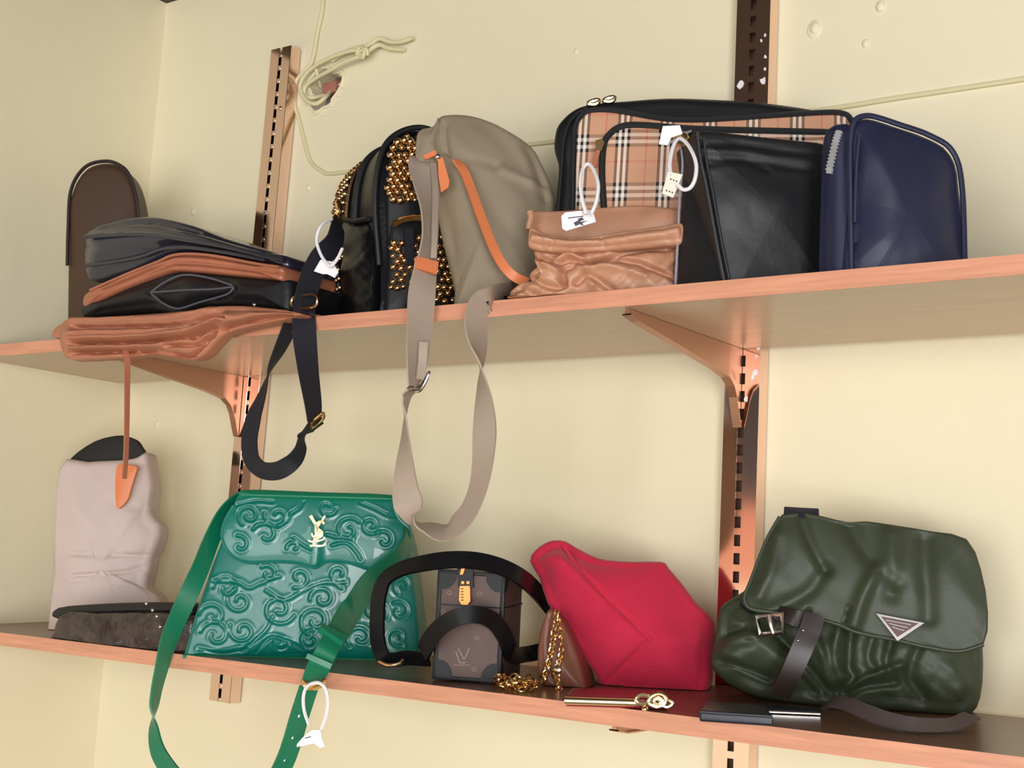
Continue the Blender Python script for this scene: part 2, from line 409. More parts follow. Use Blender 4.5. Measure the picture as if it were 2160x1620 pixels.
struct(abox('floor', (XL - 0.1, YFR - 0.1, -0.1), (XR + 0.1, 0.12, 0), M_floor))
struct(abox('ceiling', (XL - 0.1, YFR - 0.1, ZC), (XR + 0.1, 0, ZC + 0.1), M_ceil), 'dark brown ceiling above the corner')

# ------------------------------------------------------------------ shelving
def upright(label, top, bot, width, pitch, first, grp, sw=0.0085):
    top, bot = np.asarray(top), np.asarray(bot); L = np.linalg.norm(top - bot); a = (top - bot) / L
    n = np.array([0, -1.0, 0]); n = unit(n - a * (n @ a)); u = unit(np.cross(a, n)) * -1
    if u[0] < 0: u = -u
    D = 0.0235
    t = thing('shelf_upright', label, 'shelf upright', bot + (0, 0.026, 0), grp)
    V, F = [], []
    def add(o, uu, vv, ww):
        v, f = box_vf(o, uu, vv, ww, len(V)); V.extend(v); F.extend(f)
    strip = (width - sw) / 2
    add(bot - u * width / 2, u * strip, a * L, -n * D); add(bot + u * sw / 2, u * strip, a * L, -n * D)
    z = first; prev = 0.0
    while z < L:
        if z - prev > 0: add(bot - u * (sw / 2 + .0002) + a * prev - n * 0.0001, u * (sw + .0004), a * (z - prev), -n * 0.003)
        prev = z + pitch * 0.62; z += pitch
    if prev < L: add(bot - u * sw / 2 + a * prev, u * sw, a * (L - prev), -n * 0.003)
    ob = mesh_obj('channel', V, F, M_chrome, t, smooth=False); bev_obj(ob, 0.0006, 1)
    box('back_plate', bot - u * width / 2 * 0.98 + a * 0.001 - n * (D - 0.0008), u * width * 0.96, a * (L - 0.002), -n * 0.0012, M_slot, t)
    for fz in (0.12, 0.55, 0.9):
        c = bot + a * (L * fz) + n * 0.0004; V2 = []
        for i in range(3):
            for k in range(10): q = 2 * math.pi * k / 10; V2.append(c + u * 0.012 + (u * math.cos(q) + a * math.sin(q)) * 0.0042 * math.cos(i * .7) + n * 0.0016 * math.sin(i * .7))
        mesh_obj('screw_head', V2, grid_faces(3, 10) + [tuple(20 + j for j in range(10))], M_chrome_side, t)
    return t
def paint_chip(par, px, py, s, seed):
    r = np.random.default_rng(seed); c = P(px, py, -0.0262); n = 7; V = []
    for k in range(n):
        a = 2 * math.pi * k / n; q = s * r.uniform(0.5, 1.2); V.append(c + np.array([q * math.cos(a), 0, 1.3 * q * math.sin(a)]))
    V = V + [v - np.array([0, 0.0007, 0]) for v in V]; f = [tuple(range(n)), tuple(range(2 * n - 1, n - 1, -1))] + [(i, (i + 1) % n, n + (i + 1) % n, n + i) for i in range(n)]
    mesh_obj('paint_chip', V, f, M_white, par, smooth=False)
tL, bL = P(593, 100, -0.026), P(462, 1480, -0.026)
tR, bR = P(1590, 0, -0.026), P(1540, 1620, -0.026); aR = unit(tR - bR)
tR = tR + aR * 0.16; bR = bR - aR * 0.22
upright('mirror-finish slotted metal upright whose cut top end stands bare on the wall', tL, bL, 0.049, 0.0232, 0.006, 'slotted uprights on the back wall', 0.006)
uR = upright('mirror-finish slotted metal upright rising behind the checked bag', tR, bR, 0.049, 0.0228, 0.012, 'slotted uprights on the back wall')

for k, (px, py, s) in enumerate(((1562, 176, .0055), (1609, 171, .0042), (1614, 74, .002), (1606, 86, .002), (1614, 120, .002), (1613, 146, .002), (1594, 785, .004), (1588, 797, .003), (1586, 728, .003), (1600, 733, .0024), (1540, 738, .0022), (1596, 752, .002), (1573, 842, .0035))): paint_chip(uR, px, py, s, k)

def board(name, z0, z1, tilt, label):
    x0, x1 = XL, 1.3
    def zz(z, y): return z + tilt * (y - YF)
    t = thing(name, label, 'shelf', (-0.8, YF / 2, z0))
    V = [(x, y, zz(z, y)) for x in (x0, x1) for (y, z) in ((YF + .0012, z0), (YB, z0), (YB, z1), (YF + .0012, z1))]
    F = [(0, 1, 5, 4), (1, 2, 6, 5), (2, 3, 7, 6), (3, 0, 4, 7), (0, 3, 2, 1), (4, 5, 6, 7)]
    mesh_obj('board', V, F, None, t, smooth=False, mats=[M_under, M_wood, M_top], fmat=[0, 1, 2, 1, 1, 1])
    V = [(x, y, zz(z, y)) for x in (x0, x1) for (y, z) in ((YF, z0), (YF + .0012, z0), (YF + .0012, z1), (YF, z1))]
    mesh_obj('edge_band', V, F, M_wood, t, smooth=False)
    return t
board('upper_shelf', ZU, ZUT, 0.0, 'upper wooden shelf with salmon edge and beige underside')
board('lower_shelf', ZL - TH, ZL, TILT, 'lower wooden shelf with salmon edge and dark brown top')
def bracket(label, px, py, z, tilt, front, grp, drop=1.0):
    x = P(px, py, -0.026)[0]; t = 0.005
    def zz(y, dz): return z + tilt * (y - YF) + dz
    prof = [(-0.027, -0.0005), (front, -0.0005), (front, -0.006), (front + 0.02, -0.010), (-0.20, -0.021), (-0.10, -0.034), (-0.066, -0.041), (-0.052, -0.050), (-0.044, -0.063), (-0.036, -0.085), (-0.030, -0.100), (-0.027, -0.100)]; prof = [(y, dz if dz > -0.011 else -0.010 + (dz + 0.010) * drop) for y, dz in prof]
    V = [(x + s, y, zz(y, dz)) for s in (-t / 2, t / 2) for y, dz in prof]; n = len(prof)
    F = [tuple(range(n)), tuple(range(2 * n - 1, n - 1, -1))] + [(i, (i + 1) % n, n + (i + 1) % n, n + i) for i in range(n)]
    th_ = thing('shelf_bracket', label, 'bracket', (x, -0.03, z - 0.05), grp)
    mesh_obj('arm', V, F, M_bracket, th_, smooth=False)
    V = [(x + s, y, zz(y, dz) + k) for s in (-0.006, 0.006) for (y, dz) in prof[2:11] for k in (0,)]
    m = 9; V2 = V + [(a, b, c - 0.0018) for a, b, c in V]
    F2 = []
    for i in range(m - 1):
        for q in (0, 2 * m): F2.append((q + i, q + i + 1, q + m + i + 1, q + m + i))
    for i in range(m - 1): F2.append((i, i + 1, 2 * m + i + 1, 2 * m + i)); F2.append((m + i, m + i + 1, 3 * m + i + 1, 3 * m + i))
    mesh_obj('flange', V2, F2, M_bracket, th_, smooth=False)
bracket('copper-toned bracket under the upper shelf at the upright with the cut top', 503, 900, ZU, 0, -0.30, 'brackets under the upper shelf')
bracket('copper-toned bracket under the upper shelf between the checked bag and the olive bag', 1562, 780, ZU, 0, -0.305, 'brackets under the upper shelf')
bracket('bracket tip showing under the lower shelf below the red wallet', 1541, 1600, ZL - TH, TILT, -0.300, 'brackets under the lower shelf', 0.15)
bracket('bracket under the lower shelf below the green embossed bag', 462, 1460, ZL - TH, TILT, -0.26, 'brackets under the lower shelf', 0.15)

# ------------------------------------------------------------------ cables on the wall
cb = thing('wall_cable', 'thin painted cable running down the wall and along behind the upper bags', 'cable', P(640, 290, -0.004))
ptube('drop_run', [(683, -60, -.004), (680, 18, -.004), (670, 67, -.004), (662, 114, -.005), (655, 136, -.006), (640, 152, -.007), (626, 170, -.006), (620, 194, -.004), (621, 222, -.004)], 0.0034, M_cable, cb)
ptube('wall_run', [(621, 222, -.003), (630, 250, -.003), (640, 290, -.003), (649, 325, -.003), (659, 346, -.003), (677, 360, -.003), (700, 366, -.003), (800, 352, -.003), (950, 327, -.003), (1130, 303, -.003), (1300, 285, -.003), (1500, 262, -.003), (1745, 230, -.003), (1890, 207, -.003), (2200, 160, -.003), (3100, 20, -.003)], 0.0032, M_cable, cb)
bd = thing('cable_bundle', 'knotted bundle of cream cable ends pulled out of the wall hole', 'cable', P(690, 150, -0.01))
ptube('cable_loop', [(698, 192, .02), (687, 205, -.004), (666, 219, -.012), (647, 212, -.014), (635, 194, -.014), (633, 180, -.014), (642, 161, -.014), (661, 142, -.015), (694, 123, -.018), (731, 109, -.02), (757, 104, -.02), (783, 92, -.02), (800, 81, -.018), (821, 88, -.014), (846, 88, -.012), (870, 80, -.010)], 0.0036, M_cable, bd)
ptube('cable_loop', [(690, 200, .02), (663, 206, -.003), (647, 204, -.008), (642, 194, -.009), (647, 180, -.01), (670, 163, -.014), (699, 147, -.02), (722, 133, -.022), (753, 121, -.024), (769, 114, -.022), (788, 100, -.018), (802, 95, -.014), (821, 102, -.012), (851, 105, -.010)], 0.0036, M_cable, bd)
ptube('cable_stub', [(667, 146, -.01), (671, 163, -.006), (676, 182, .01)], 0.003, M_cable, bd)
ptube('cable_wrap', [(752, 116, -.026), (760, 98, -.028), (768, 108, -.03), (765, 122, -.027), (757, 112, -.026), (772, 103, -.028), (776, 117, -.024)], 0.0028, M_cable, bd)
ptube('cable_stub', [(700, 128, -.010), (740, 104, -.012), (775, 96, -.012), (798, 88, -.01)], 0.0030, M_cable, bd)

# ------------------------------------------------------------------ swing tags
def swing_tag(label, loop, cardpx, Y, yaw=30, prints=(), mat_=None, closed=False, r=0.0022):
    pl = Plane(P(cardpx[0][0], cardpx[0][1], Y), yaw, 0)
    t = thing('swing_tag', label, 'tag', P(cardpx[0][0], cardpx[0][1], Y), 'tags tied to bags')
    ptube('tie_loop', loop, r, M_white, t, 6, closed)
    card('card', cardpx, pl, 0.0016, mat_ or M_white, t)
    for q in prints: card('print', q, pl.off(0.0004), 0.0003, M_print, t)
    return t

# ------------------------------------------------------------------ upper shelf: the flat stack
def stack_bag(name, label, top, bot, Yf, depth, m, zmin=None, bulge=0.012, lines=(), bev=0.012):
    pl = Plane(P(400, 600, Yf), 0, 0); out = list(top) + list(bot)[::-1]
    k = min(len(top), len(bot)); sp = [((a[0] + b[0]) / 2, (a[1] + b[1]) / 2) for a, b in zip(resample(top, 9, False), resample(bot, 9, False))][1:-1]
    t = thing(name, label, 'bag', (pl(400, 600)[0], Yf + depth / 2, ZUT if zmin else pl(400, bot[len(bot) // 2][1])[2]))
    solid('body', out, pl, depth, m, t, bulge=bulge, back=0.0, bevel=bev, n=220, rings=9, spine=sp, zmin=zmin, lines=lines)
    return t, pl
t, pl = stack_bag('flat_navy_bag', 'flat navy leather bag with piped edge lying uppermost in the stack',
    [(175, 500), (200, 474), (250, 459), (300, 454), (335, 457), (400, 473), (470, 500), (560, 526), (590, 536), (604, 541)],
    [(180, 588), (240, 582), (290, 566), (330, 545), (370, 531), (440, 532), (520, 547), (585, 559), (604, 563)], -0.30, 0.12, M_navy,
    lines=[([(180, 470), (270, 470), (340, 472), (420, 492)], 4, -0.003), ([(180, 483), (270, 482), (330, 484), (420, 505), (560, 534)], 4, -0.0025), ([(180, 520), (280, 520), (340, 515), (400, 517)], 8, -0.003)])
ptube('piping', [(180, 499), (270, 494), (320, 495), (375, 503), (470, 519), (560, 540), (600, 548)], 0.0035, M_navy, t, plane=pl.off(0.013))
ptube('piping', [(180, 560), (250, 551), (300, 541), (345, 525), (400, 522), (480, 533), (560, 548)], 0.003, M_navy, t, plane=pl.off(0.010))
t, pl = stack_bag('flat_rust_bag', 'flat rust-brown leather bag bent in a low arch between two dark bags',
    [(175, 622), (215, 600), (270, 574), (330, 548), (372, 532), (440, 533), (520, 548), (575, 558), (592, 562)],
    [(175, 648), (215, 628), (270, 603), (330, 581), (362, 571), (400, 572), (500, 581), (575, 588), (592, 590)], -0.305, 0.12, M_rust, bulge=0.008, bev=0.008,
    lines=[([(190, 622), (270, 590), (335, 562), (372, 550), (440, 553), (540, 567), (640, 580)], 4, -0.004), ([(360, 560), (440, 563), (560, 578)], 3, -0.0025)])
ptube('stitched_edge', [(190, 612), (270, 577), (330, 553), (372, 537), (440, 538), (540, 556), (588, 563)], 0.0022, M_rust, t, plane=pl.off(0.006))
t, pl = stack_bag('flat_black_bag', 'flat black leather bag with folded diamond gusset lying in the stack',
    [(170, 640), (215, 628), (270, 603), (330, 581), (362, 572), (400, 573), (500, 582), (590, 590), (606, 592)],
    [(170, 668), (230, 662), (310, 656), (350, 660), (375, 661), (400, 652), (440, 643), (540, 647), (590, 650), (606, 652)], -0.300, 0.12, M_black, bulge=0.008,
    lines=[([(318, 617), (345, 597), (387, 580), (440, 586), (488, 601), (495, 607), (478, 622), (420, 640), (375, 652), (345, 641), (318, 617)], 6, -0.006), ([(405, 592), (405, 630)], 26, 0.006)])
for q in ([(318, 617), (345, 597), (387, 580), (440, 586), (490, 602)], [(318, 617), (390, 612), (450, 610), (492, 605)], [(320, 620), (345, 640), (376, 651), (420, 638), (478, 621), (494, 606)]):
    ptube('gusset_fold', q, 0.0016, M_fold, t, plane=pl.off(0.0165))
ob = lambda c, r, d, m, par, nm, n=np.array([0, -1.0, 0]): dome(c, r, d, m, par, nm, n)
def dome(c, r, d, m, par, nm, n=np.array([0, -1.0, 0])):
    u = unit(np.cross(n, [0, 0, 1])); v = np.cross(u, n); V = []
    for i in range(4):
        a = i / 3 * math.pi / 2 * 0.97
        for k in range(10): q = 2 * math.pi * k / 10; V.append(c + (u * math.cos(q) + v * math.sin(q)) * r * math.cos(a) + n * d * math.sin(a))
    return mesh_obj(nm, V, grid_faces(4, 10) + [tuple(30 + j for j in range(10))], m, par)
dome(pl(537, 643, 0.006), 0.0035, 0.003, M_silver, t, 'snap')

# the soft tan bag that droops over the shelf edge
t = thing('drooping_tan_bag', 'soft tan leather bag under the stack, its folds drooping over the shelf edge', 'bag', (P(400, 700, -0.3)[0], -0.2, ZUT))
pl = Plane(P(400, 700, -0.352), 0, 0)
folds = [([(150, 690), (270, 688), (370, 685), (420, 672), (460, 662), (470, 668)], 5, -0.0155), ([(150, 712), (270, 710), (360, 703), (420, 690), (462, 672), (474, 665)], 5, 0.0093),
         ([(150, 725), (270, 722), (360, 714), (400, 706), (440, 690)], 4, -0.0139), ([(150, 742), (270, 741), (330, 743), (380, 750), (405, 748), (430, 722), (448, 708)], 4, -0.0139),
         ([(350, 728), (400, 727), (430, 715), (450, 700)], 4, -0.0093), ([(400, 712), (430, 700), (452, 690), (440, 704)], 4, -0.0109), ([(150, 672), (260, 668), (340, 668), (400, 660), (450, 650)], 5, 0.0078),
         ([(150, 700), (270, 698), (340, 694), (400, 684)], 6, 0.0078), ([(150, 732), (270, 731), (340, 730)], 6, 0.0078), ([(470, 690), (540, 672), (620, 661)], 5, -0.0109)]
solid('draped_front', [(130, 676), (200, 668), (270, 664), (330, 659), (390, 654), (440, 645), (500, 643), (560, 648), (610, 655), (632, 662), (600, 672), (545, 684), (490, 696), (465, 706), (445, 725), (425, 748), (405, 757), (375, 756), (340, 749), (300, 748), (270, 752), (200, 757), (130, 752)],
      pl, 0.028, M_tan, t, bulge=0.012, bevel=0.008, n=320, rings=26, spine=[(160, 712), (300, 706), (400, 700), (470, 676), (590, 663)], lines=folds, noise=[(0.0022, 26, 3)])
pl2 = Plane(P(400, 650, -0.325), 0, 0)
solid('body', [(130, 680), (270, 664), (390, 655), (440, 646), (500, 644), (600, 652), (660, 662), (660, 690), (400, 700), (130, 720)], pl2, 0.22, M_tan, t, bulge=0.004, bevel=0.006, n=120, rings=6, spine=[(180, 690), (600, 668)], zmin=ZUT + 0.0005)
strap('hanging_strap', [(262, 730, -.345, 12), (268, 760, -.348, 12), (268, 850, -.348, 10), (266, 950, -.348, 9), (262, 1010, -.346, 9)], M_rust, t)

# a dark brown bag end behind the stack
t = thing('brown_rounded_bag', 'dark brown bag with rounded side standing beyond the stack at the corner', 'bag', P(200, 470, -0.1))
pl = Plane(P(230, 450, -0.20), 34, 0)
solid('body', [(150, 400), (180, 352), (225, 340), (258, 352), (274, 372), (285, 405), (291, 440), (291, 475), (285, 560), (280, 820), (150, 820), (142, 480)], pl, 0.07, M_brown, t, bulge=0.015, bevel=0.015, zmin=ZUT + 0.001, n=120)
ptube('piping', [(142, 560), (144, 480), (150, 400), (180, 352), (225, 340), (258, 352), (274, 372), (285, 405), (291, 440), (291, 475), (285, 560)], 0.003, M_blackstrap, t, plane=pl)

# ------------------------------------------------------------------ cloths added on the side wall out of view, for the uprights to mirror
def hanging(name, label, y0, y1, z0, z1, m, x=0.012):
    V = []; n = 14
    for i in range(n + 1):
        y = y0 + (y1 - y0) * i / n; w = 0.4 * x * math.sin(i * 1.9)
        V += [(XL + 0.001, y, z0), (XL + x + w, y, z0), (XL + x + w * 0.8, y, z1), (XL + 0.001, y, z1)]
    f = grid_faces(n + 1, 4) + [(0, 1, 2, 3), tuple(4 * n + j for j in range(4))]
    return tag(mesh_obj(name, V, f, m), label, 'hanging')
hanging('dark_reflection_cloth', 'dark cloth added out of view on the upper side wall for the uprights to reflect', -3.6, -0.9, 1.72, 2.45, M_dark, 0.04)
hanging('salmon_reflection_cloth', 'salmon cloth added out of view below the dark one for the uprights to reflect', -3.6, -0.9, 1.45, 1.715, mat('salmon_reflection_mat', (216, 150, 118), 0.8), 0.03)
# ------------------------------------------------------------------ studded backpack
t = thing('studded_backpack', 'small black leather backpack covered with gold studs', 'backpack', P(810, 640, -0.2) * (1, 1, 0) + (0, 0, ZUT))
pf = Plane(P(803, 640, -0.275), 62, 4)
arch = [(806, 700), (800, 560), (792, 460), (792, 400), (799, 345), (815, 303), (848, 277), (890, 270), (925, 288), (947, 340), (960, 420), (967, 520), (970, 700)]
dv = -pf.n * 0.165 + np.array([0, 0, -0.004])
solid('body', arch, pf, 0.165, M_pebble, t, bulge=0.012, bevel=0.012, n=160, rings=14, zmin=ZUT + 0.001, dvec=dv, bscale=0.97, smooth=3)
bpts = np.array([pf(x, y) for x, y in catmull(arch[1:-1], 6)]); cen = bpts.mean(0)
tube('piping', bpts + pf.n * 0.001, 0.0042, M_black, t, 8, False, 1)
back_edge = cen + (bpts - cen) * 0.975 + dv * 0.985
tube('piping', back_edge, 0.0045, M_black, t, 8, False, 1)
mid = cen + (bpts - cen) * 1.005 + dv * 0.46
tube('seam_roll', mid, 0.006, M_black, t, 8, False, 1)
z1 = cen + (bpts - cen) * 1.012 + dv * 0.68
tube('zip_tape', z1[: len(z1) * 2 // 3], 0.0030, M_copper, t, 6, False, 1)
ptube('zip_pull', [(712, 428, -.262), (716, 442, -.268), (710, 456, -.268), (718, 466, -.268)], 0.0045, M_gold, t)
# pebbled side pocket
ps = Plane(P(760, 560, -0.262), -30, 0)
sidepl = Plane(P(752, 600, -0.268), -22, 3)
solid('side_pocket', [(722, 466), (775, 463), (786, 520), (786, 600), (780, 690), (724, 690), (716, 640), (720, 540)], sidepl, 0.012, M_pebble, t, bulge=0.008, bevel=0.004, n=100, zmin=ZUT + 0.001, noise=[(0.0016, 14, 5)])
ptube('pocket_hem', [(722, 463), (748, 466), (777, 461)], 0.004, M_black, t, plane=sidepl.off(0.006))
# front panel with pocket, zip and tab
po = pf.off(0.012)
solid('front_panel', [(826, 690), (822, 560), (818, 440), (820, 350), (835, 310), (860, 292), (900, 290), (935, 330), (950, 430), (958, 560), (958, 690)], pf.off(0.016), 0.012, M_black, t, bulge=0.008, bevel=0.006, n=120, zmin=ZUT + 0.001)
solid('front_pocket', [(826, 690), (824, 560), (828, 478), (850, 455), (905, 452), (940, 480), (950, 560), (952, 690)], pf.off(0.034), 0.014, M_black, t, bulge=0.010, bevel=0.008, n=120, zmin=ZUT + 0.001)
ptube('pocket_zip', [(830, 474), (850, 464), (880, 460), (905, 466)], 0.0042, M_gold, t, plane=pf.off(0.046))
card('pocket_tab', [(856, 482), (872, 480), (874, 556), (858, 558)], pf.off(0.05), 0.006, M_web, t)
# the studs
sv, sf = [], []
for i in range(4):
    a = i / 3 * math.pi / 2 * 0.97; rr = [1, 0.92, 0.6, 0.12][i]; hh = [0, 0.55, 1.0, 1.25][i]
    for k in range(10): q = 2 * math.pi * k / 10; sv.append((rr * math.cos(q), rr * math.sin(q), hh))
sf = grid_faces(4, 10) + [tuple(30 + j for j in range(10))]
stud0 = None
def stud(c, n, r):
    global stud0
    if stud0 is None:
        stud0 = mesh_obj('stud', sv, sf, M_copper); o = stud0
    else: o = stud0.copy(); COL.objects.link(o)
    o.rotation_mode = 'QUATERNION'; o.rotation_quaternion = Vector(n).to_track_quat('Z', 'Y'); o.scale = (r, r, r * 0.9); o.location = tuple(c)
    attach(o, t)
def studs_in(poly, pl, step, r, jit=0.25):
    poly = np.array(poly, float); lo, hi = poly.min(0), poly.max(0); row = 0
    y = lo[1]
    while y < hi[1]:
        x = lo[0] + (step / 2 if row % 2 else 0)
        while x < hi[0]:
            q = (x + rng.normal() * step * jit * 0.4, y + rng.normal() * step * jit * 0.4)
            ins = False; j = len(poly) - 1
            for i in range(len(poly)):
                if (poly[i][1] > q[1]) != (poly[j][1] > q[1]) and q[0] < (poly[j][0] - poly[i][0]) * (q[1] - poly[i][1]) / (poly[j][1] - poly[i][1]) + poly[i][0]: ins = not ins
                j = i
            if ins: stud(pl(*q), pl.n, r * rng.uniform(0.8, 1.15))
            x += step
        y += step * 0.9; row += 1
studs_in([(820, 306), (880, 286), (905, 296), (905, 424), (816, 434)], pf.off(0.021), 15, 0.0054)
studs_in([(826, 500), (854, 498), (856, 615), (824, 618)], pf.off(0.041), 15, 0.0045)
studs_in([(878, 500), (945, 490), (958, 640), (858, 632), (860, 575)], pf.off(0.041), 16, 0.0045)
nb = len(back_edge)
for row, (sc1, dpt) in enumerate(((1.0, 1.03), (1.03, 0.965), (1.035, 0.90), (1.035, 0.835), (1.03, 0.77))):
    ring = cen + (bpts - cen) * sc1 * 0.985 + dv * dpt; rs = resample(ring, 34, False)
    for k in range(4 - 3 * (row < 3), 27):
        c = rs[k]; out_ = unit((c - cen - dv * dpt)); stud(c + out_ * 0.002, unit(out_ - pf.n * (0.7 if row == 0 else 0.0)), 0.0046)
for k in range(9):
    c = P(845 + 11 * (k % 4) + 4 * (k // 4), 282 + 9 * (k % 3), 0); stud(pf(858 + 8 * k % 60, 288 + (k * 7) % 20, 0.014), pf.n, 0.004)
# webbing strap
strap('strap', [(716, 470, -.29, 26), (705, 510, -.31, 38), (676, 545, -.325, 46), (655, 590, -.33, 46), (643, 640, -.332, 44), (642, 700, -.332, 50), (650, 780, -.332, 42), (660, 850, -.330, 34), (663, 892, -.328, 26)], M_web, t, w=0.031)
strap('strap', [(668, 890, -.326, 24), (650, 909, -.326, 14), (637, 921, -.325, 9), (634, 945, -.325, 22), (618, 972, -.324, 34), (588, 992, -.322, 38), (556, 992, -.318, 34), (532, 970, -.314, 33), (526, 930, -.312, 32), (534, 885, -.312, 30), (549, 845, -.314, 18), (563, 803, -.316, 5), (572, 775, -.318, -9), (590, 738, -.32, -22), (607, 700, -.323, -28), (622, 660, -.326, -30), (640, 620, -.326, -30)], M_web, t, w=0.026)
ptube('slider', [(655, 893, -.334), (668, 882, -.336), (681, 872, -.334), (683, 880, -.33), (672, 893, -.326), (658, 902, -.328)], 0.0022, M_gold, t, closed=True)
ptube('buckle', [(620, 628, -.338), (622, 650, -.338), (664, 645, -.338), (664, 622, -.338)], 0.0022, M_copper, t, closed=True)
dome(P(694, 500, -.318), 0.003, 0.002, M_copper, t, 'rivet'); 
swing_tag('crumpled white tag looped onto the studded backpack strap', [(700, 462, -.31), (678, 476, -.33), (668, 505, -.335), (676, 535, -.337), (690, 556, -.338), (700, 560, -.338), (712, 545, -.337), (722, 524, -.332)],
          [(662, 572), (676, 548), (690, 550), (702, 552), (714, 574), (706, 586), (690, 578), (680, 578)], -0.34, 30)

# ------------------------------------------------------------------ taupe sling bag
t = thing('taupe_sling_bag', 'taupe canvas sling bag with orange zip and long hanging strap', 'bag', P(1020, 620, -0.25) * (1, 1, 0) + (0, 0, ZUT))
ps = Plane(P(1000, 640, -0.272), 34, 9)
solid('body', [(918, 275), (924, 247), (936, 237), (985, 237), (1030, 250), (1082, 278), (1122, 305), (1142, 338), (1163, 385), (1172, 430), (1168, 500), (1160, 600), (1150, 690), (970, 690), (958, 610), (944, 545), (928, 480), (920, 420), (916, 340)], ps, 0.055, M_taupe, t,
      bulge=0.024, bevel=0.012, n=260, rings=26, zmin=ZUT + 0.001, bulge_pow=2.4,
      lines=[([(930, 318), (1000, 338), (1080, 360), (1165, 400)], 6, -0.003), ([(938, 262), (940, 300), (945, 322)], 5, -0.006), ([(1060, 355), (1100, 372), (1150, 400)], 9, 0.006), ([(1110, 310), (1128, 350), (1150, 420)], 10, -0.005), ([(975, 350), (1010, 440), (1040, 520), (1075, 585)], 10, -0.003), ([(1050, 255), (1100, 310), (1130, 380)], 16, 0.004)], noise=[(0.0022, 40, 11)])
solid('folded_end', [(880, 278), (914, 264), (926, 245), (930, 300), (924, 345), (880, 350)], ps.off(0.002), 0.03, M_taupe, t, bulge=0.006, bevel=0.005, n=80, rings=8)
strap('zip', [(962, 338, -.292, 10), (978, 360, -.292, 16), (992, 394, -.293, 17), (1012, 450, -.298, 18), (1036, 512, -.302, 18), (1060, 558, -.300, 19), (1084, 583, -.292, 20), (1112, 596, -.275, 20)], M_orange, t, th=0.003)
sp2 = ps.off(0.026)
card('pull_tab', [(923, 330), (934, 332), (948, 382), (946, 395), (930, 406), (925, 372)], ps.off(0.03), 0.002, M_orange, t)
card('strap_anchor', [(892, 328), (918, 316), (922, 326), (898, 336)], ps.off(0.022), 0.002, M_orange, t)
dome(ps(924, 331, 0.03), 0.004, 0.004, M_silver, t, 'zip_slider')
strap('strap', [(893, 335, -.285, 60), (892, 350, -.30, 62), (900, 400, -.315, 50), (906, 450, -.325, 36), (907, 500, -.332, 32), (903, 540, -.338, 38), (897, 575, -.342, 48), (890, 620, -.345, 56), (886, 680, -.345, 54), (881, 740, -.345, 46), (876, 815, -.342, 30)], M_taupe_w, t, w=0.037)
strap('strap_edge_layer', [(914, 345, -.302, 10), (918, 400, -.316, 10), (917, 470, -.328, 10), (914, 545, -.336, 12)], M_taupe_w, t, th=0.003)
strap('strap_keeper', [(900, 548, -.3445, 46), (899, 560, -.3455, 46), (897, 573, -.3465, 46)], M_orange, t, w=0.029, th=0.007)
strap('strap_tail', [(893, 722, -.352, 18), (891, 760, -.352, 18), (886, 800, -.35, 16)], M_taupe_w, t, th=0.003)
strap('strap', [(1078, 616, -.255, 40), (1056, 624, -.295, 46), (1034, 632, -.325, 52), (1018, 640, -.331, 52), (1008, 660, -.332, 50), (1004, 690, -.332, 46), (1008, 730, -.332, 34), (1013, 768, -.332, 7), (1015, 800, -.332, -14), (1020, 850, -.332, -36), (1022, 910, -.332, -48), (1018, 975, -.332, -42), (1008, 1030, -.332, -36), (988, 1078, -.332, -36), (962, 1107, -.332, -40), (935, 1120, -.332, -36), (906, 1112, -.334, -24), (885, 1104, -.338, -10), (870, 1092, -.342, 30), (862, 1066, -.345, 60), (855, 1035, -.346, 54), (853, 980, -.346, 36), (854, 925, -.345, 16), (854, 884, -.344, 4), (854, 856, -.343, -11), (860, 834, -.342, -16), (876, 818, -.342, -16)], M_taupe_w, t, w=0.037)
ptube('slider', [(862, 822, -.35), (884, 824, -.352), (897, 806, -.352), (905, 786, -.35), (898, 792, -.345), (884, 812, -.343), (868, 815, -.344)], 0.0022, M_silver, t, closed=True)

# ------------------------------------------------------------------ checked camera bag
t = thing('checked_bag', 'large tan checked bag with black leather rim and front pocket', 'bag', P(1450, 430, -0.1) * (1, 1, 0) + (0, 0, ZUT))
pc = Plane(P(1210, 430, -0.235), 27, 6)
outer = [(1160, 640), (1164, 470), (1171, 400), (1176, 343), (1167, 310), (1167, 282), (1176, 254), (1208, 224), (1249, 211), (1312, 205), (1405, 198), (1497, 200), (1608, 207), (1720, 224), (1776, 241), (1800, 258), (1815, 300), (1820, 640)]
solid('body', outer, pc, 0.055, M_black, t, bulge=0.006, bevel=0.016, n=220, rings=12, zmin=ZUT + 0.001, lines=[([(1249, 222), (1400, 209), (1500, 210), (1610, 217), (1760, 245)], 3, -0.003), ([(1230, 228), (1400, 222), (1500, 222), (1640, 230)], 3, -0.002)])
face = [(1206, 640), (1208, 450), (1211, 300), (1215, 262), (1230, 240), (1250, 232), (1297, 233), (1371, 246), (1423, 252), (1497, 252), (1608, 245), (1720, 238), (1772, 238), (1795, 252), (1806, 300), (1810, 640)]
solid('check_panel', face, pc.off(0.010), 0.008, M_plaid, t, bulge=0.006, bevel=0.003, n=200, rings=10, zmin=ZUT + 0.002)
ptube('piping', face[1:-1], 0.0034, M_black, t, plane=pc.off(0.012))
pocket = [(1272, 640), (1274, 440), (1270, 360), (1274, 306), (1286, 284), (1309, 268), (1349, 264), (1460, 272), (1600, 276), (1727, 279), (1790, 282), (1795, 640)]
solid('front_pocket', pocket, pc.off(0.026), 0.012, M_plaid, t, bulge=0.006, bevel=0.004, n=200, rings=10, zmin=ZUT + 0.002)
ptube('pocket_zip', pocket[1:-1], 0.0042, M_black, t, plane=pc.off(0.026))
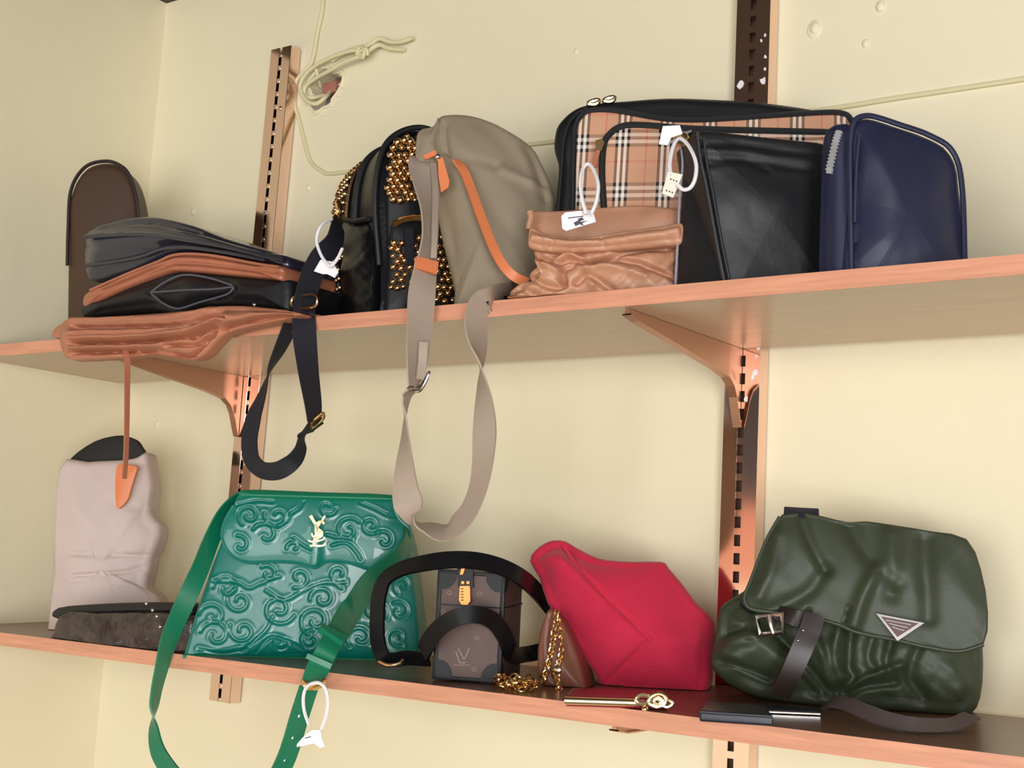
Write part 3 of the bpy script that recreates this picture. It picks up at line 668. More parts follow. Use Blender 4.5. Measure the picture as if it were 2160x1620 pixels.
card('zip_pull', [(1256, 296), (1270, 292), (1275, 300), (1268, 318), (1256, 316)], pc.off(0.036), 0.004, M_gold, t)
card('pull_leather', [(1256, 318), (1266, 318), (1258, 352), (1247, 350)], pc.off(0.034), 0.003, M_rust, t)
for x, y in ((1251, 215), (1284, 209)): ptube('top_zip_pull', [(x - 10, y + 4), (x, y - 2), (x + 12, y - 3), (x + 5, y + 5)], 0.0032, M_gold_pale, t, plane=pc.off(0.004), closed=True)
ptube('side_piping', [(1240, 228), (1218, 240), (1200, 262), (1190, 300), (1186, 345), (1180, 420), (1176, 470)], 0.0022, M_black, t, plane=pc.off(0.006))

# ------------------------------------------------------------------ slouched camel pouch
t = thing('camel_pouch', 'slouched camel leather pouch with crumpled body and open rim', 'bag', P(1270, 600, -0.26) * (1, 1, 0) + (0, 0, ZUT))
pt = Plane(P(1270, 600, -0.290), 20, 2)
fl = [([(1128, 538), (1170, 552), (1200, 545), (1240, 552), (1280, 545), (1330, 530), (1420, 520)], 6, -0.012), ([(1150, 560), (1178, 545), (1200, 536), (1230, 548)], 6, 0.008),
      ([(1230, 553), (1280, 548), (1340, 553), (1400, 575), (1430, 595)], 6, -0.011), ([(1225, 562), (1290, 562), (1360, 580)], 9, 0.006),
      ([(1190, 600), (1185, 580), (1188, 565), (1205, 557)], 7, -0.011), ([(1120, 585), (1150, 600), (1180, 605), (1185, 590)], 8, -0.009), ([(1215, 595), (1235, 580), (1260, 590), (1290, 610)], 8, -0.010),
      ([(1130, 555), (1160, 562), (1180, 572)], 8, 0.007), ([(1300, 520), (1370, 512), (1440, 508)], 8, -0.006), ([(1240, 570), (1250, 600)], 10, 0.007), ([(1130, 620), (1090, 605), (1080, 612)], 7, -0.006)]
solid('body', [(1125, 520), (1126, 545), (1131, 556), (1114, 570), (1110, 580), (1116, 592), (1092, 594), (1074, 606), (1070, 618), (1085, 660), (1445, 660), (1440, 560), (1436, 505), (1280, 500), (1180, 512)], pt, 0.10, M_tan2, t, bulge=0.016, bevel=0.014, n=300, rings=36, zmin=ZUT + 0.001, lines=fl, noise=[(0.003, 30, 21), (0.0012, 12, 22)], spine=[(1150, 590), (1400, 580)])
solid('rim_cuff', [(1114, 484), (1118, 476), (1128, 480), (1150, 491), (1180, 497), (1230, 498), (1300, 488), (1400, 474), (1440, 470), (1440, 512), (1400, 516), (1300, 526), (1200, 530), (1150, 528), (1118, 522), (1112, 512)], pt.off(0.016), 0.02, M_tan2, t, bulge=0.006, bevel=0.006, n=220, rings=14, spine=[(1125, 500), (1200, 514), (1300, 507), (1430, 490)],
      lines=[([(1140, 488), (1142, 526)], 4, -0.002), ([(1168, 496), (1160, 524)], 5, -0.003), ([(1212, 500), (1205, 528)], 5, -0.002), ([(1262, 492), (1275, 520)], 4, -0.003)], noise=[(0.0015, 16, 9)])
solid('back_wall', [(1117, 448), (1126, 444), (1183, 443), (1275, 435), (1349, 431), (1405, 437), (1440, 448), (1440, 520), (1300, 530), (1180, 530), (1128, 510), (1119, 480)], pt.off(-0.03), 0.012, M_tan2, t, bulge=0.004, bevel=0.005, n=160, rings=10, noise=[(0.002, 40, 8)], spine=[(1150, 485), (1400, 480)])
ptube('rim_seam', [(1118, 446), (1121, 458), (1117, 474), (1116, 484)], 0.004, M_tan2, t, plane=pt.off(-0.01))
swing_tag('white tag with printed emblem tied over the camel pouch', [(1237, 452, -.345), (1228, 420, -.345), (1224, 385, -.34), (1230, 356, -.33), (1241, 346, -.325), (1253, 360, -.33), (1262, 390, -.34), (1258, 425, -.345), (1248, 450, -.345)],
          [(1184, 456), (1192, 448), (1250, 442), (1257, 468), (1194, 487), (1186, 482)], -0.345, 25,
          prints=[[(1198, 459), (1230, 455), (1230, 457), (1198, 461)], [(1210, 470), (1222, 463), (1226, 468), (1240, 465), (1228, 471), (1232, 476), (1222, 473), (1214, 477)], [(1218, 462), (1228, 458), (1232, 464), (1224, 466)]])

# ------------------------------------------------------------------ black leather tote and navy bag
t = thing('black_tote', 'smooth black leather tote with banded top and pale side piping', 'bag', P(1580, 590, -0.28) * (1, 1, 0) + (0, 0, ZUT))
pk = Plane(P(1525, 590, -0.290), 44, 1)
dvk = -pk.n * 0.085
solid('body', [(1466, 275), (1500, 274), (1608, 286), (1727, 298), (1770, 310), (1770, 640), (1540, 640), (1524, 590), (1508, 510), (1488, 400), (1475, 340)], pk, 0.085, M_black, t, bulge=0.008, bevel=0.006, n=260, rings=24, smooth=1, zmin=ZUT + 0.001, dvec=dvk, bscale=1.0,
      lines=[([(1475, 302), (1560, 304), (1640, 316), (1730, 326)], 4, -0.003), ([(1480, 316), (1560, 318), (1640, 330), (1730, 342)], 4, 0.0025), ([(1482, 332), (1560, 332), (1640, 348), (1730, 362)], 4, -0.003), ([(1490, 345), (1560, 338), (1620, 358)], 6, -0.0025), ([(1540, 430), (1580, 410), (1640, 430)], 50, 0.004)], noise=[(0.0006, 60, 4)])
ptube('front_seam', [(1470, 280), (1478, 340), (1491, 400), (1511, 510), (1527, 592)], 0.0032, M_black, t, plane=pk.off(0.003))
ptube('front_seam', [(1484, 290), (1490, 340), (1502, 400), (1522, 510), (1538, 588)], 0.0018, M_black, t, plane=pk.off(0.005))
def kp(x, y): return pk(x, y) + dvk
q = [(1458, 276), (1436, 290), (1440, 346), (1434, 409), (1430, 500), (1424, 610)]
tube('side_piping', [P(x, y, -.272) for x, y in q], 0.0014, M_chrome_side and mat('pale_piping', (150, 148, 160), 0.4), t)
qs = Plane(P(1450, 500, -0.283), 0, 3)
solid('side_gusset', [(1456, 276), (1436, 290), (1442, 346), (1436, 409), (1431, 500), (1425, 640), (1530, 640), (1512, 520), (1492, 410), (1478, 340), (1468, 278)], Plane(P(1450, 560, -.275), -14, 4), 0.02, M_black, t, bulge=0.003, bevel=0.003, n=140, smooth=1, zmin=ZUT + 0.001, rings=8, spine=[(1462, 320), (1470, 560)])
tube('strap_ring', [P(x, y, -.285) for x, y in ((1428, 296), (1436, 284), (1448, 290), (1444, 304))], 0.003, M_gold, t, closed=True)
swing_tag('ivory tag and white loop hanging from the black tote', [(1415, 372, -.345), (1413, 345, -.34), (1420, 310, -.33), (1432, 292, -.32), (1448, 302, -.325), (1462, 325, -.335), (1469, 350, -.34), (1466, 378, -.345), (1456, 396, -.347), (1442, 400, -.347), (1430, 390, -.347)],
          [(1409, 362), (1440, 368), (1420, 417), (1396, 408)], -0.347, 25, mat_=M_ivory,
          prints=[[(1414 + 6 * k - 3 * j, 376 + 2 * k + 8 * j), (1417 + 6 * k - 3 * j, 377 + 2 * k + 8 * j), (1416 + 6 * k - 3 * j, 380 + 2 * k + 8 * j), (1413 + 6 * k - 3 * j, 379 + 2 * k + 8 * j)] for j in (0, 3) for k in (0, 1, 2)])
t2 = tag(card('paper_label', [(1398, 266), (1434, 264), (1440, 282), (1416, 290), (1408, 306), (1390, 304)], Plane(P(1420, 285, -.335), 25, 0), 0.0015, M_white), 'crumpled white paper label above the ivory tag', 'label')
t = thing('navy_bag', 'upright navy leather bag with silver side zip at the shelf end', 'bag', P(1850, 570, -0.28) * (1, 1, 0) + (0, 0, ZUT))
pn = Plane(P(1800, 560, -0.290), 40, 3)
solid('body', [(1796, 640), (1794, 420), (1793, 320), (1797, 268), (1808, 250), (1830, 244), (1856, 249), (1895, 262), (1960, 285), (2010, 320), (2030, 400), (2036, 640)], pn, 0.085, M_navy2, t, bulge=0.016, bevel=0.012, n=200, rings=18, zmin=ZUT + 0.001, dvec=-pn.n * 0.085, bscale=0.97, lines=[([(1812, 300), (1806, 400), (1802, 560)], 5, -0.003), ([(1840, 330), (1870, 400), (1860, 500)], 40, 0.004)], noise=[(0.001, 60, 6)])
ptube('piping', [(1796, 600), (1794, 420), (1793, 320), (1797, 268), (1808, 250), (1830, 244), (1856, 249), (1895, 262), (1960, 285), (2010, 320), (2030, 400), (2036, 600)], 0.003, M_navy2, t, plane=pn)
ptube('front_seam', [(1812, 285), (1806, 360), (1803, 470)], 0.002, M_navy2, t, plane=pn.off(0.007))
solid('side_gusset', [(1792, 262), (1764, 258), (1742, 270), (1730, 300), (1726, 380), (1726, 640), (1800, 640), (1798, 400), (1796, 300)], Plane(P(1760, 560, -.285), -8, 3), 0.03, M_navy2, t, bulge=0.006, bevel=0.008, n=140, rings=10, zmin=ZUT + 0.001, spine=[(1770, 300), (1765, 580)])
zp = catmull([(1772, 276), (1764, 300), (1757, 330), (1750, 360)], 8)
nz = Plane(P(1760, 560, -.285), -8, 3).off(0.007)
strap_pts = [nz(x, y) for x, y in zp]; V = []; F = []
for i in range(0, len(strap_pts) - 1):
    c = strap_pts[i]; a = unit(strap_pts[i + 1] - c); b_ = unit(np.cross(a, nz.n)); w_ = 0.0045 if i % 2 else 0.0032
    v, f = box_vf(c - b_ * w_, b_ * 2 * w_, a * 0.0016, nz.n * 0.002, len(V)); V += v; F += f
mesh_obj('zip_teeth', V, F, M_zip, t, smooth=False)
card('zip_slider', [(1744, 352), (1755, 354), (1753, 366), (1742, 365)], nz.off(0.003), 0.003, M_zip, t)
# ------------------------------------------------------------------ lower shelf: corner bags
t = thing('pink_grey_canvas_bag', 'pale pinkish-grey canvas bag with folds standing at the corner of the lower shelf', 'bag', (-1.85, -0.15, zlow(-0.15)))
pg = Plane(P(250, 1200, -0.17), 30, 2)
solid('body', [(120, 985), (180, 972), (250, 968), (285, 962), (304, 951), (309, 963), (312, 985), (316, 1005), (318, 1022), (315, 1047), (311, 1067), (313, 1081), (321, 1094), (332, 1106), (332, 1131), (322, 1161), (315, 1173), (311, 1196), (305, 1222), (305, 1241), (320, 1251), (334, 1268), (338, 1320), (338, 1420), (110, 1420), (108, 1200)], pg, 0.06, M_pink, t, bulge=0.02, bevel=0.015, n=240, rings=22, zfun=lambda y: zlow(y) + .001,
      lines=[([(150, 1168), (260, 1171), (316, 1172)], 4, -0.006), ([(150, 1215), (262, 1206), (288, 1199), (311, 1195)], 4, -0.006), ([(150, 1225), (300, 1222)], 4, -0.003), ([(240, 1060), (290, 1070), (315, 1068)], 8, -0.004), ([(240, 1245), (300, 1240), (330, 1262)], 7, -0.005), ([(250, 985), (290, 980), (312, 970)], 6, -0.003)], noise=[(0.002, 30, 31)])
solid('dark_opening', [(150, 965), (200, 930), (250, 918), (277, 923), (291, 931), (299, 944), (304, 953), (285, 970), (150, 990)], pg.off(-0.03), 0.012, M_dark, t, bulge=0.003, bevel=0.003, n=80, rings=6)
solid('orange_trim', [(245, 985), (270, 980), (289, 984), (286, 1000), (277, 1030), (268, 1056), (245, 1070)], pg.off(0.021), 0.006, M_orange, t, bulge=0.002, bevel=0.002, n=60, rings=5)
t = thing('dark_snakeskin_clutch', 'dark glossy crinkled clutch lying in front of the pale canvas bag', 'bag', S(300, 1365))
pd = Plane(P(300, 1350, -0.300), 3, 0)
solid('body', [(120, 1300), (200, 1292), (270, 1290), (330, 1290), (380, 1296), (402, 1300), (408, 1330), (404, 1420), (120, 1420)], pd, 0.09, M_patent, t, bulge=0.012, bevel=0.012, n=160, rings=16, zfun=lambda y: zlow(y) + .001, noise=[(0.003, 14, 41)])
solid('top_flap', [(120, 1282), (200, 1274), (270, 1271), (340, 1270), (395, 1272), (404, 1284), (396, 1300), (330, 1296), (270, 1296), (120, 1306)], pd.off(-0.012), 0.06, M_black, t, bulge=0.004, bevel=0.005, n=120, rings=6, spine=[(150, 1288), (380, 1284)])
for x, y in ((309, 1273), (322, 1287), (331, 1300), (338, 1322)): dome(pd(x, y, 0.010), 0.0028, 0.002, M_silver, t, 'metal_bead')

# ------------------------------------------------------------------ green embossed bag
gb0, gb1 = S(388, 1381), S(775, 1391)
gyaw = math.degrees(math.atan2(gb1[1] - gb0[1], gb1[0] - gb0[0]))
t = thing('green_embossed_bag', 'green leather shoulder bag with embossed scrolls and gold monogram clasp', 'bag', gb0)
GY = min(gyaw, 40); LE = 4
gp = Plane(gb0 + np.array([0, 0, 0.0]), GY, LE)
def spiral(cx, cy, r, a0, turns, ccw=1, n=22):
    return [(cx + r * 1.12 * (1 - 0.75 * k / n) * math.cos(a0 + ccw * 2 * math.pi * 0.78 * turns * k / n), cy + r * 1.06 * (1 - 0.75 * k / n) * math.sin(a0 + ccw * 2 * math.pi * 0.78 * turns * k / n)) for k in range(n + 1)]
W_, A_ = 4.6, -0.0013
flap_sw = [spiral(525, 1087, 22, 2.2, 1.5), spiral(585, 1088, 25, 3.4, 1.2, -1), [(640, 1058), (630, 1072), (612, 1085), (604, 1100), (585, 1112)], spiral(560, 1128, 26, 3.6, 1.0), spiral(735, 1118, 26, 5.6, 1.4, -1), [(690, 1128), (715, 1134), (740, 1138)],
           spiral(782, 1108, 18, 1.0, 1.3), [(760, 1060), (790, 1072), (815, 1085), (842, 1090)], spiral(690, 1070, 18, 0.2, 1.1), [(620, 1135), (640, 1150), (655, 1158)], [(700, 1150), (730, 1145), (752, 1165), (760, 1180)], spiral(505, 1150, 20, 4.5, 0.8), spiral(620, 1155, 14, 3.0, 0.9), spiral(810, 1140, 20, 4.0, 1.0), [(500, 1065), (540, 1056), (575, 1058)]]
body_sw = [spiral(478, 1240, 26, 3.2, 1.3), [(450, 1225), (500, 1228), (525, 1240), (550, 1230), (590, 1215)], spiral(505, 1268, 26, 4.4, 1.5, -1), spiral(588, 1285, 32, 0.4, 1.6), spiral(450, 1300, 28, 3.3, 1.1), spiral(512, 1330, 26, 3.6, 1.4, -1), spiral(455, 1340, 30, 3.4, 1.3),
           spiral(565, 1210, 18, 4.0, 1.2), spiral(630, 1218, 22, 2.0, 1.2, -1), [(560, 1245), (600, 1265), (640, 1245), (690, 1228), (720, 1240)], spiral(680, 1262, 24, 3.0, 1.4), spiral(665, 1310, 30, 2.0, 1.5), spiral(655, 1352, 22, 5.0, 1.2, -1), [(540, 1375), (570, 1345), (600, 1350), (640, 1370)],
           spiral(715, 1210, 20, 1.0, 1.2), [(510, 1375), (560, 1330), (575, 1300)], spiral(760, 1345, 26, 2.4, 1.3), spiral(790, 1290, 24, 0.5, 1.4, -1), spiral(735, 1295, 16, 3.0, 1.0), spiral(842, 1290, 20, 4.2, 1.2), spiral(840, 1345, 18, 1.2, 1.1), spiral(590, 1355, 16, 0.4, 1.2), [(420, 1370), (470, 1378), (520, 1370)], spiral(850, 1235, 18, 2.2, 1.2)]
gout = [(507, 1046), (516, 1034), (670, 1040), (826, 1046), (850, 1095), (864, 1150), (874, 1230), (884, 1320), (886, 1392), (770, 1392), (580, 1387), (386, 1384), (410, 1300), (445, 1195), (480, 1105)]
solid('body', gout, gp, 0.05, M_green, t, bulge=0.010, bevel=0.006, n=560, rings=95, smooth=1, zfun=lambda y: zlow(y) + .0008, dvec=-gp.n * 0.055 + np.array([0.01, 0, 0]), bscale=1.02, lines=[(q, W_, A_, 'e') for q in body_sw], bulge_pow=3, spine=[(640, 1130), (640, 1330)])
flap = [(514, 1036), (600, 1040), (700, 1043), (826, 1046), (830, 1066), (842, 1094), (863, 1116), (861, 1142), (845, 1170), (824, 1186), (787, 1200), (735, 1186), (690, 1184), (664, 1197), (634, 1188), (585, 1184), (530, 1186), (498, 1178), (477, 1157), (468, 1128), (474, 1098), (492, 1066)]
solid('flap', flap, gp.off(0.018), 0.007, M_green, t, bulge=0.004, bevel=0.003, n=460, rings=70, smooth=3, lines=[(q, W_, A_, 'e') for q in flap_sw] + [([(664, 1196), (668, 1150), (668, 1110)], 12, 0.003)], spine=[(540, 1110), (800, 1118)], bulge_pow=3)
ptube('flap_edge', flap[4:] , 0.0022, M_green, t, plane=gp.off(0.016))
solid('top_edge', [(508, 1050), (514, 1032), (670, 1037), (828, 1043), (834, 1062), (670, 1058), (514, 1054)], gp.off(0.02), 0.06, M_green_s, t, bulge=0.003, bevel=0.006, n=120, rings=6, spine=[(530, 1044), (815, 1052)])
ptube('base_piping', [(386, 1384), (480, 1386), (580, 1388), (770, 1392), (884, 1393)], 0.003, M_green_s, t, plane=gp.off(0.003))
# gold monogram
me_ = gp.off(0.0265)
def stroke(name, pts, w, m, par, pl_, th=0.003):
    p = catmull(pts, 5); c = np.array([pl_(x, y) for x, y in p]); k = ppm(c[0]); tn = np.gradient(c, axis=0); V = []
    ww = np.interp(np.linspace(0, 1, len(c)), np.linspace(0, 1, len(w)), w) / k
    for i in range(len(c)):
        s = unit(np.cross(unit(tn[i]), pl_.n)); 
        for a, b in ((-.5, 0), (.5, 0), (.5, 1), (-.5, 1)): V.append(c[i] + s * a * ww[i] + pl_.n * b * th)
    f = grid_faces(len(c), 4) + [(0, 1, 2, 3), tuple(len(V) - 4 + j for j in range(4))]
    return mesh_obj(name, V, f, m, par, smooth=False)
root = mesh_obj('monogram', *(lambda v: v)(box_vf(me_(664, 1122) , me_.u * 0.004, me_.v * 0.012, me_.n * 0.002)), M_gold_pale, t, smooth=False)
for pts, w in (([(655, 1088), (661, 1098), (668, 1110), (670, 1118)], [7, 6, 5]), ([(686, 1088), (680, 1098), (671, 1110), (669, 1124)], [4, 4, 5]), ([(670, 1112), (668, 1124), (664, 1138), (662, 1148)], [5, 6, 5]),
               ([(684, 1106), (680, 1101), (672, 1102), (667, 1109), (671, 1117), (678, 1123), (677, 1131), (669, 1135), (660, 1131), (658, 1125)], [5, 4, 5, 7, 6, 4, 3]),
               ([(676, 1120), (670, 1134), (664, 1146), (661, 1152)], [4, 5, 5]), ([(654, 1152), (664, 1151), (674, 1152), (684, 1150), (686, 1145)], [4, 4, 3]), ([(650, 1140), (658, 1143), (668, 1142), (680, 1139), (686, 1134)], [3, 4, 4, 3])):
    stroke('letter_stroke', pts, w, M_gold_pale, root, me_)
# strap round both ends, hanging in front of the shelf
strap('strap', [(516, 1044, -.252, 10), (499, 1055, -.262, 22), (472, 1086, -.280, 28), (446, 1140, -.298, 33), (424, 1196, -.312, 36), (397, 1256, -.324, 40), (376, 1302, -.332, 38), (356, 1352, -.336, 34), (343, 1402, -.335, 26), (331, 1452, -.335, 20), (325, 1492, -.335, 14), (324, 1532, -.335, -14), (329, 1572, -.335, -26), (343, 1604, -.335, -32), (375, 1645, -.335, -36), (430, 1685, -.335, -38), (490, 1698, -.335, -38), (545, 1678, -.335, -38), (580, 1645, -.335, -38), (601, 1606, -.335, -38), (616, 1565, -.335, -38), (632, 1510, -.335, -38), (652, 1448, -.337, -38)], M_green_s, t, w=0.026, th=0.003)
strap('strap', [(862, 1112, -.105, 16), (860, 1142, -.14, 22), (842, 1170, -.17, 28), (805, 1202, -.195, 34), (775, 1236, -.222, 44), (742, 1288, -.268, 46), (716, 1330, -.305, 46), (692, 1370, -.335, 46), (670, 1412, -.34, 46), (658, 1440, -.34, 40)], M_green_s, t, w=0.030, th=0.003)
strap('strap_end_layer', [(742, 1272, -.268, 18), (732, 1292, -.282, 40), (712, 1330, -.318, 44), (690, 1370, -.345, 44), (672, 1405, -.347, 44)], M_green_s, t, th=0.003)
strap('keeper_loop', [(703, 1333, -.330, 58), (697, 1344, -.338, 58)], M_green_s, t, th=0.010)
strap('keeper_loop', [(675, 1389, -.352, 56), (670, 1400, -.354, 56)], M_green_s, t, th=0.008)
ptube('buckle', [(640, 1436, -.352), (652, 1446, -.356), (672, 1444, -.356), (684, 1434, -.352), (678, 1446, -.35), (662, 1452, -.348), (645, 1448, -.348)], 0.0028, M_gold, t, closed=True)
for x, y in ((630, 1510), (616, 1556), (599, 1603)): dome(P(x, y, -.3372), 0.0022, 0.0012, M_white, t, 'strap_hole')
swing_tag('white tag looped onto the buckle of the green bag strap', [(652, 1530, -.352), (642, 1500, -.352), (640, 1470, -.354), (648, 1448, -.358), (670, 1440, -.36), (686, 1452, -.358), (692, 1480, -.354), (688, 1510, -.352), (678, 1538, -.352)],
          [(648, 1548), (658, 1540), (676, 1540), (680, 1560), (686, 1574), (676, 1578), (662, 1568), (626, 1576), (626, 1570), (638, 1556)], -0.352, 30, prints=[[(643, 1556), (656, 1553), (656, 1555), (643, 1558)]])

# ------------------------------------------------------------------ brown box bag
tb0, tb1, tb2 = S(914, 1436), S(1053, 1436), S(1106, 1392)
t = thing('box_bag', 'small brown monogram box bag with black corners and orange clasp', 'bag', (tb0 + tb1) / 2)
tyaw = min(25, math.degrees(math.atan2(tb1[1] - tb0[1], tb1[0] - tb0[0]))); tp = Plane(tb0, tyaw, -2.1)
TW = np.linalg.norm(tp(1053, 1436) - tp(914, 1436)); TD = 0.12
TH_ = (tp(980, 1204) - tp(980, 1435)) @ tp.v
o0 = tp(914, 1435) + Z * 0.0015
box('body', o0, tp.u * TW, tp.v * TH_, -tp.n * TD, M_canvas, t, 0.005, 3)
zs = TH_ * 0.68
box('lid_seam', o0 + tp.v * zs - tp.u * 0.0006 + tp.n * 0.0006, tp.u * (TW + 0.0012), tp.v * 0.002, -tp.n * (TD + 0.0012), M_trunkblk, t)
cs = 0.024
for iu in (0, 1):
    for iv in (0, 1):
        for b_ in (0, 1):
            c = o0 + tp.u * (TW * iu) + tp.v * (TH_ * iv) - tp.n * (TD * b_)
            du = tp.u * (-1 if iu else 1); dv_ = tp.v * (-1 if iv else 1); dn = -tp.n * (-1 if b_ else 1)
            e = 0.0014; cc = c - du * e - dv_ * (e if iv else 0) - dn * e
            arc = [(0, 0), (cs, 0), (cs * .96, cs * .5), (cs * .75, cs * .8), (cs * .5, cs * .96), (0, cs)]
            V, F = [], []
            for A_x, B_x, N_x in ((du, dv_, dn), (dn, dv_, du), (du, dn, dv_)):
                b0 = len(V)
                for a, b in arc: V.append(cc + A_x * a + B_x * b)
                for a, b in arc: V.append(cc + A_x * a + B_x * b + N_x * 0.0022)
                F.append(tuple(b0 + i for i in range(6))); F.append(tuple(b0 + 11 - i for i in range(6)))
                for i in range(6): F.append((b0 + i, b0 + (i + 1) % 6, b0 + 6 + (i + 1) % 6, b0 + 6 + i))
            mesh_obj('corner_guard', V, F, M_trunkblk, t, smooth=False)
for iu in (0, 1): box('edge_binding', o0 + tp.u * (TW * iu - (0.004 if iu else 0.0015)) + tp.n * 0.0015, tp.u * 0.0055, tp.v * TH_, -tp.n * 0.006, M_trunkblk, t, 0.0015)
for iv in (0, 1): box('edge_binding', o0 + tp.v * (TH_ * iv - (0.004 if iv else 0.0)) + tp.n * 0.0015, tp.u * TW, tp.v * 0.005, -tp.n * 0.006, M_trunkblk, t, 0.0015)
ck = tp.off(0.004)
M_clasp = mat('orange_gilt_clasp', (226, 116, 60), 0.3, 0.7)
cl = card('clasp', [(970, 1236), (991, 1236), (992, 1268), (986, 1276), (973, 1275), (968, 1266)], ck.off(0.004), 0.006, M_clasp, t)
card('clasp_plate', [(966, 1200), (998, 1200), (998, 1240), (966, 1240)], ck.off(0.001), 0.004, M_trunkblk, t)
card('clasp_bar', [(974, 1196), (982, 1196), (976, 1212), (970, 1212)], ck.off(0.004), 0.003, M_clasp, cl)
for k in range(5): card('clasp_tooth', [(972, 1241 + 6 * k), (977, 1241 + 6 * k), (977, 1243 + 6 * k), (972, 1243 + 6 * k)], ck.off(0.0052), 0.0014, M_trunkblk, cl)
card('clasp_rivet', [(973, 1226), (979, 1226), (979, 1232), (973, 1232)], ck.off(0.0024), 0.0015, M_clasp, cl); card('clasp_rivet', [(984, 1226), (990, 1226), (990, 1232), (984, 1232)], ck.off(0.0024), 0.0015, M_clasp, cl)
lv = tp.off(0.0002)
for pts, w in (([(962, 1374), (966, 1386), (970, 1397)], [3, 3]), ([(968, 1397), (976, 1398), (983, 1397)], [3, 3]), ([(967, 1368), (974, 1381), (979, 1392)], [3, 3]), ([(990, 1367), (985, 1380), (979, 1392)], [3, 3]), ([(957, 1402), (975, 1403), (993, 1402)], [1.5, 1.5])):
    stroke('monogram_letter', pts, w, M_logo, t, lv, 0.0005)
for cx, cy in ((935, 1290), (1005, 1345), (940, 1330), (1000, 1412), (948, 1250), (1012, 1252)):
    stroke('monogram_flower', [(cx - 5, cy), (cx, cy - 4), (cx + 5, cy), (cx, cy + 4), (cx - 5, cy)], [1.5, 1.5], M_logo, t, lv, 0.0004)
YT = tb0[1]
strap('top_handle', [(893, 1378, YT - .01, 26), (905, 1352, YT - .02, 34), (930, 1322, YT - .03, 36), (968, 1301, YT - .03, 36), (1008, 1297, YT - .015, 36), (1042, 1312, YT + .01, 34), (1066, 1345, YT + .03, 30), (1080, 1380, YT + .06, 30), (1110, 1380, -.12, 30), (1140, 1374, -.10, 32), (1165, 1370, -.095, 32)], M_trunkblk, t, th=0.005)
strap('shoulder_strap', [(905, 1392, YT + .02, 22), (860, 1388, YT + .01, 26), (828, 1392, YT, 26), (808, 1385, YT - .01, 28), (797, 1350, YT - .01, 28), (796, 1300, YT - .01, 28), (800, 1255, YT - .01, 28), (815, 1220, YT - .01, 26), (850, 1199, YT - .01, 28), (900, 1187, YT - .01, 32), (950, 1181, YT - .005, 34), (1005, 1183, YT, 34), (1060, 1197, YT + .01, 32), (1105, 1222, YT + .04, 32), (1140, 1256, -.13, 30), (1172, 1296, -.105, 28), (1212, 1350, -.10, 28)], M_trunkblk, t, w=0.021, th=0.004)
ptube('strap_ring', [(800, 1396, YT - .02), (820, 1404, YT - .02), (842, 1400, YT - .015), (850, 1392, YT - .01)], 0.0025, M_gold_pale, t)

# ------------------------------------------------------------------ bronze bag with chain
t = thing('bronze_chain_bag', 'small bronze-brown leather bag with gold chain beside the red pouch', 'bag', S(1180, 1442))
bq = S(1149, 1447); bq[1] = min(bq[1], -.16); bq[2] = zlow(bq[1])
pb = Plane(P(1150, 1445, bq[1]), 20, 4)
solid('body', [(1155, 1284), (1168, 1290), (1190, 1320), (1215, 1380), (1232, 1440), (1232, 1470), (1150, 1470), (1140, 1440), (1132, 1420), (1132, 1366), (1141, 1320)], pb, 0.07, M_bronze, t, bulge=0.010, bevel=0.008, n=160, rings=14, zfun=lambda y: zlow(y) + .001, lines=[([(1160, 1300), (1152, 1360), (1160, 1425), (1180, 1438)], 4, -0.004)])
lk = None
def link(c, d, roll, par, r=0.0042):
    global lk
    if lk is None:
        path = [(r * 1.25 * math.cos(a), r * 0.8 * math.sin(a), 0) for a in np.linspace(0, 2 * math.pi, 13)[:-1]]
        v, f = tube_vf(path, r * 0.3, 6, True); lk = mesh_obj('chain_link', v, f, M_gold); o = lk
    else: o = lk.copy(); COL.objects.link(o)
    o.rotation_mode = 'QUATERNION'; q = Vector(d).to_track_quat('X', 'Z'); o.rotation_quaternion = q @ Matrix.Rotation(roll, 3, 'X').to_quaternion(); o.location = tuple(c); attach(o, par)
def chain(px, Y0, step=0.0065):
    p = catmull(np.array([P(x, y, Y) for x, y, Y in [(a[0], a[1], a[2] if len(a) > 2 else Y0) for a in px]]), 6)
    L = np.linalg.norm(np.diff(p, axis=0), axis=1).sum(); p = resample(p, max(3, int(L / step)), False)
    for i in range(len(p) - 1): link(p[i], unit(p[i + 1] - p[i]), (i % 2) * 1.4 + 0.4, t)
yb = bq[1] - 0.015
chain([(1174, 1296, yb - .004), (1168, 1345, yb - .008), (1158, 1395, yb - .008), (1143, 1445, yb - .006)], yb)
chain([(1176, 1310, yb - .004), (1183, 1345, yb - .01), (1184, 1375, yb - .01), (1176, 1412, yb - .01), (1175, 1440, yb - .01), (1182, 1462, yb - .02)], yb)
for k in range(46):
    q = S(1046 + (k * 37 % 84), 1445 + (k * 13 % 16)); q = q + np.array([0, 0, 0.003 + 0.004 * (k % 3)]); link(q, (math.cos(k * 1.7), math.sin(k * 1.7), 0.2 * math.sin(k)), k * 0.9, t)
dome(P(1176, 1413, yb - .014), 0.0062, 0.003, M_gold_pale, t, 'disc_charm')

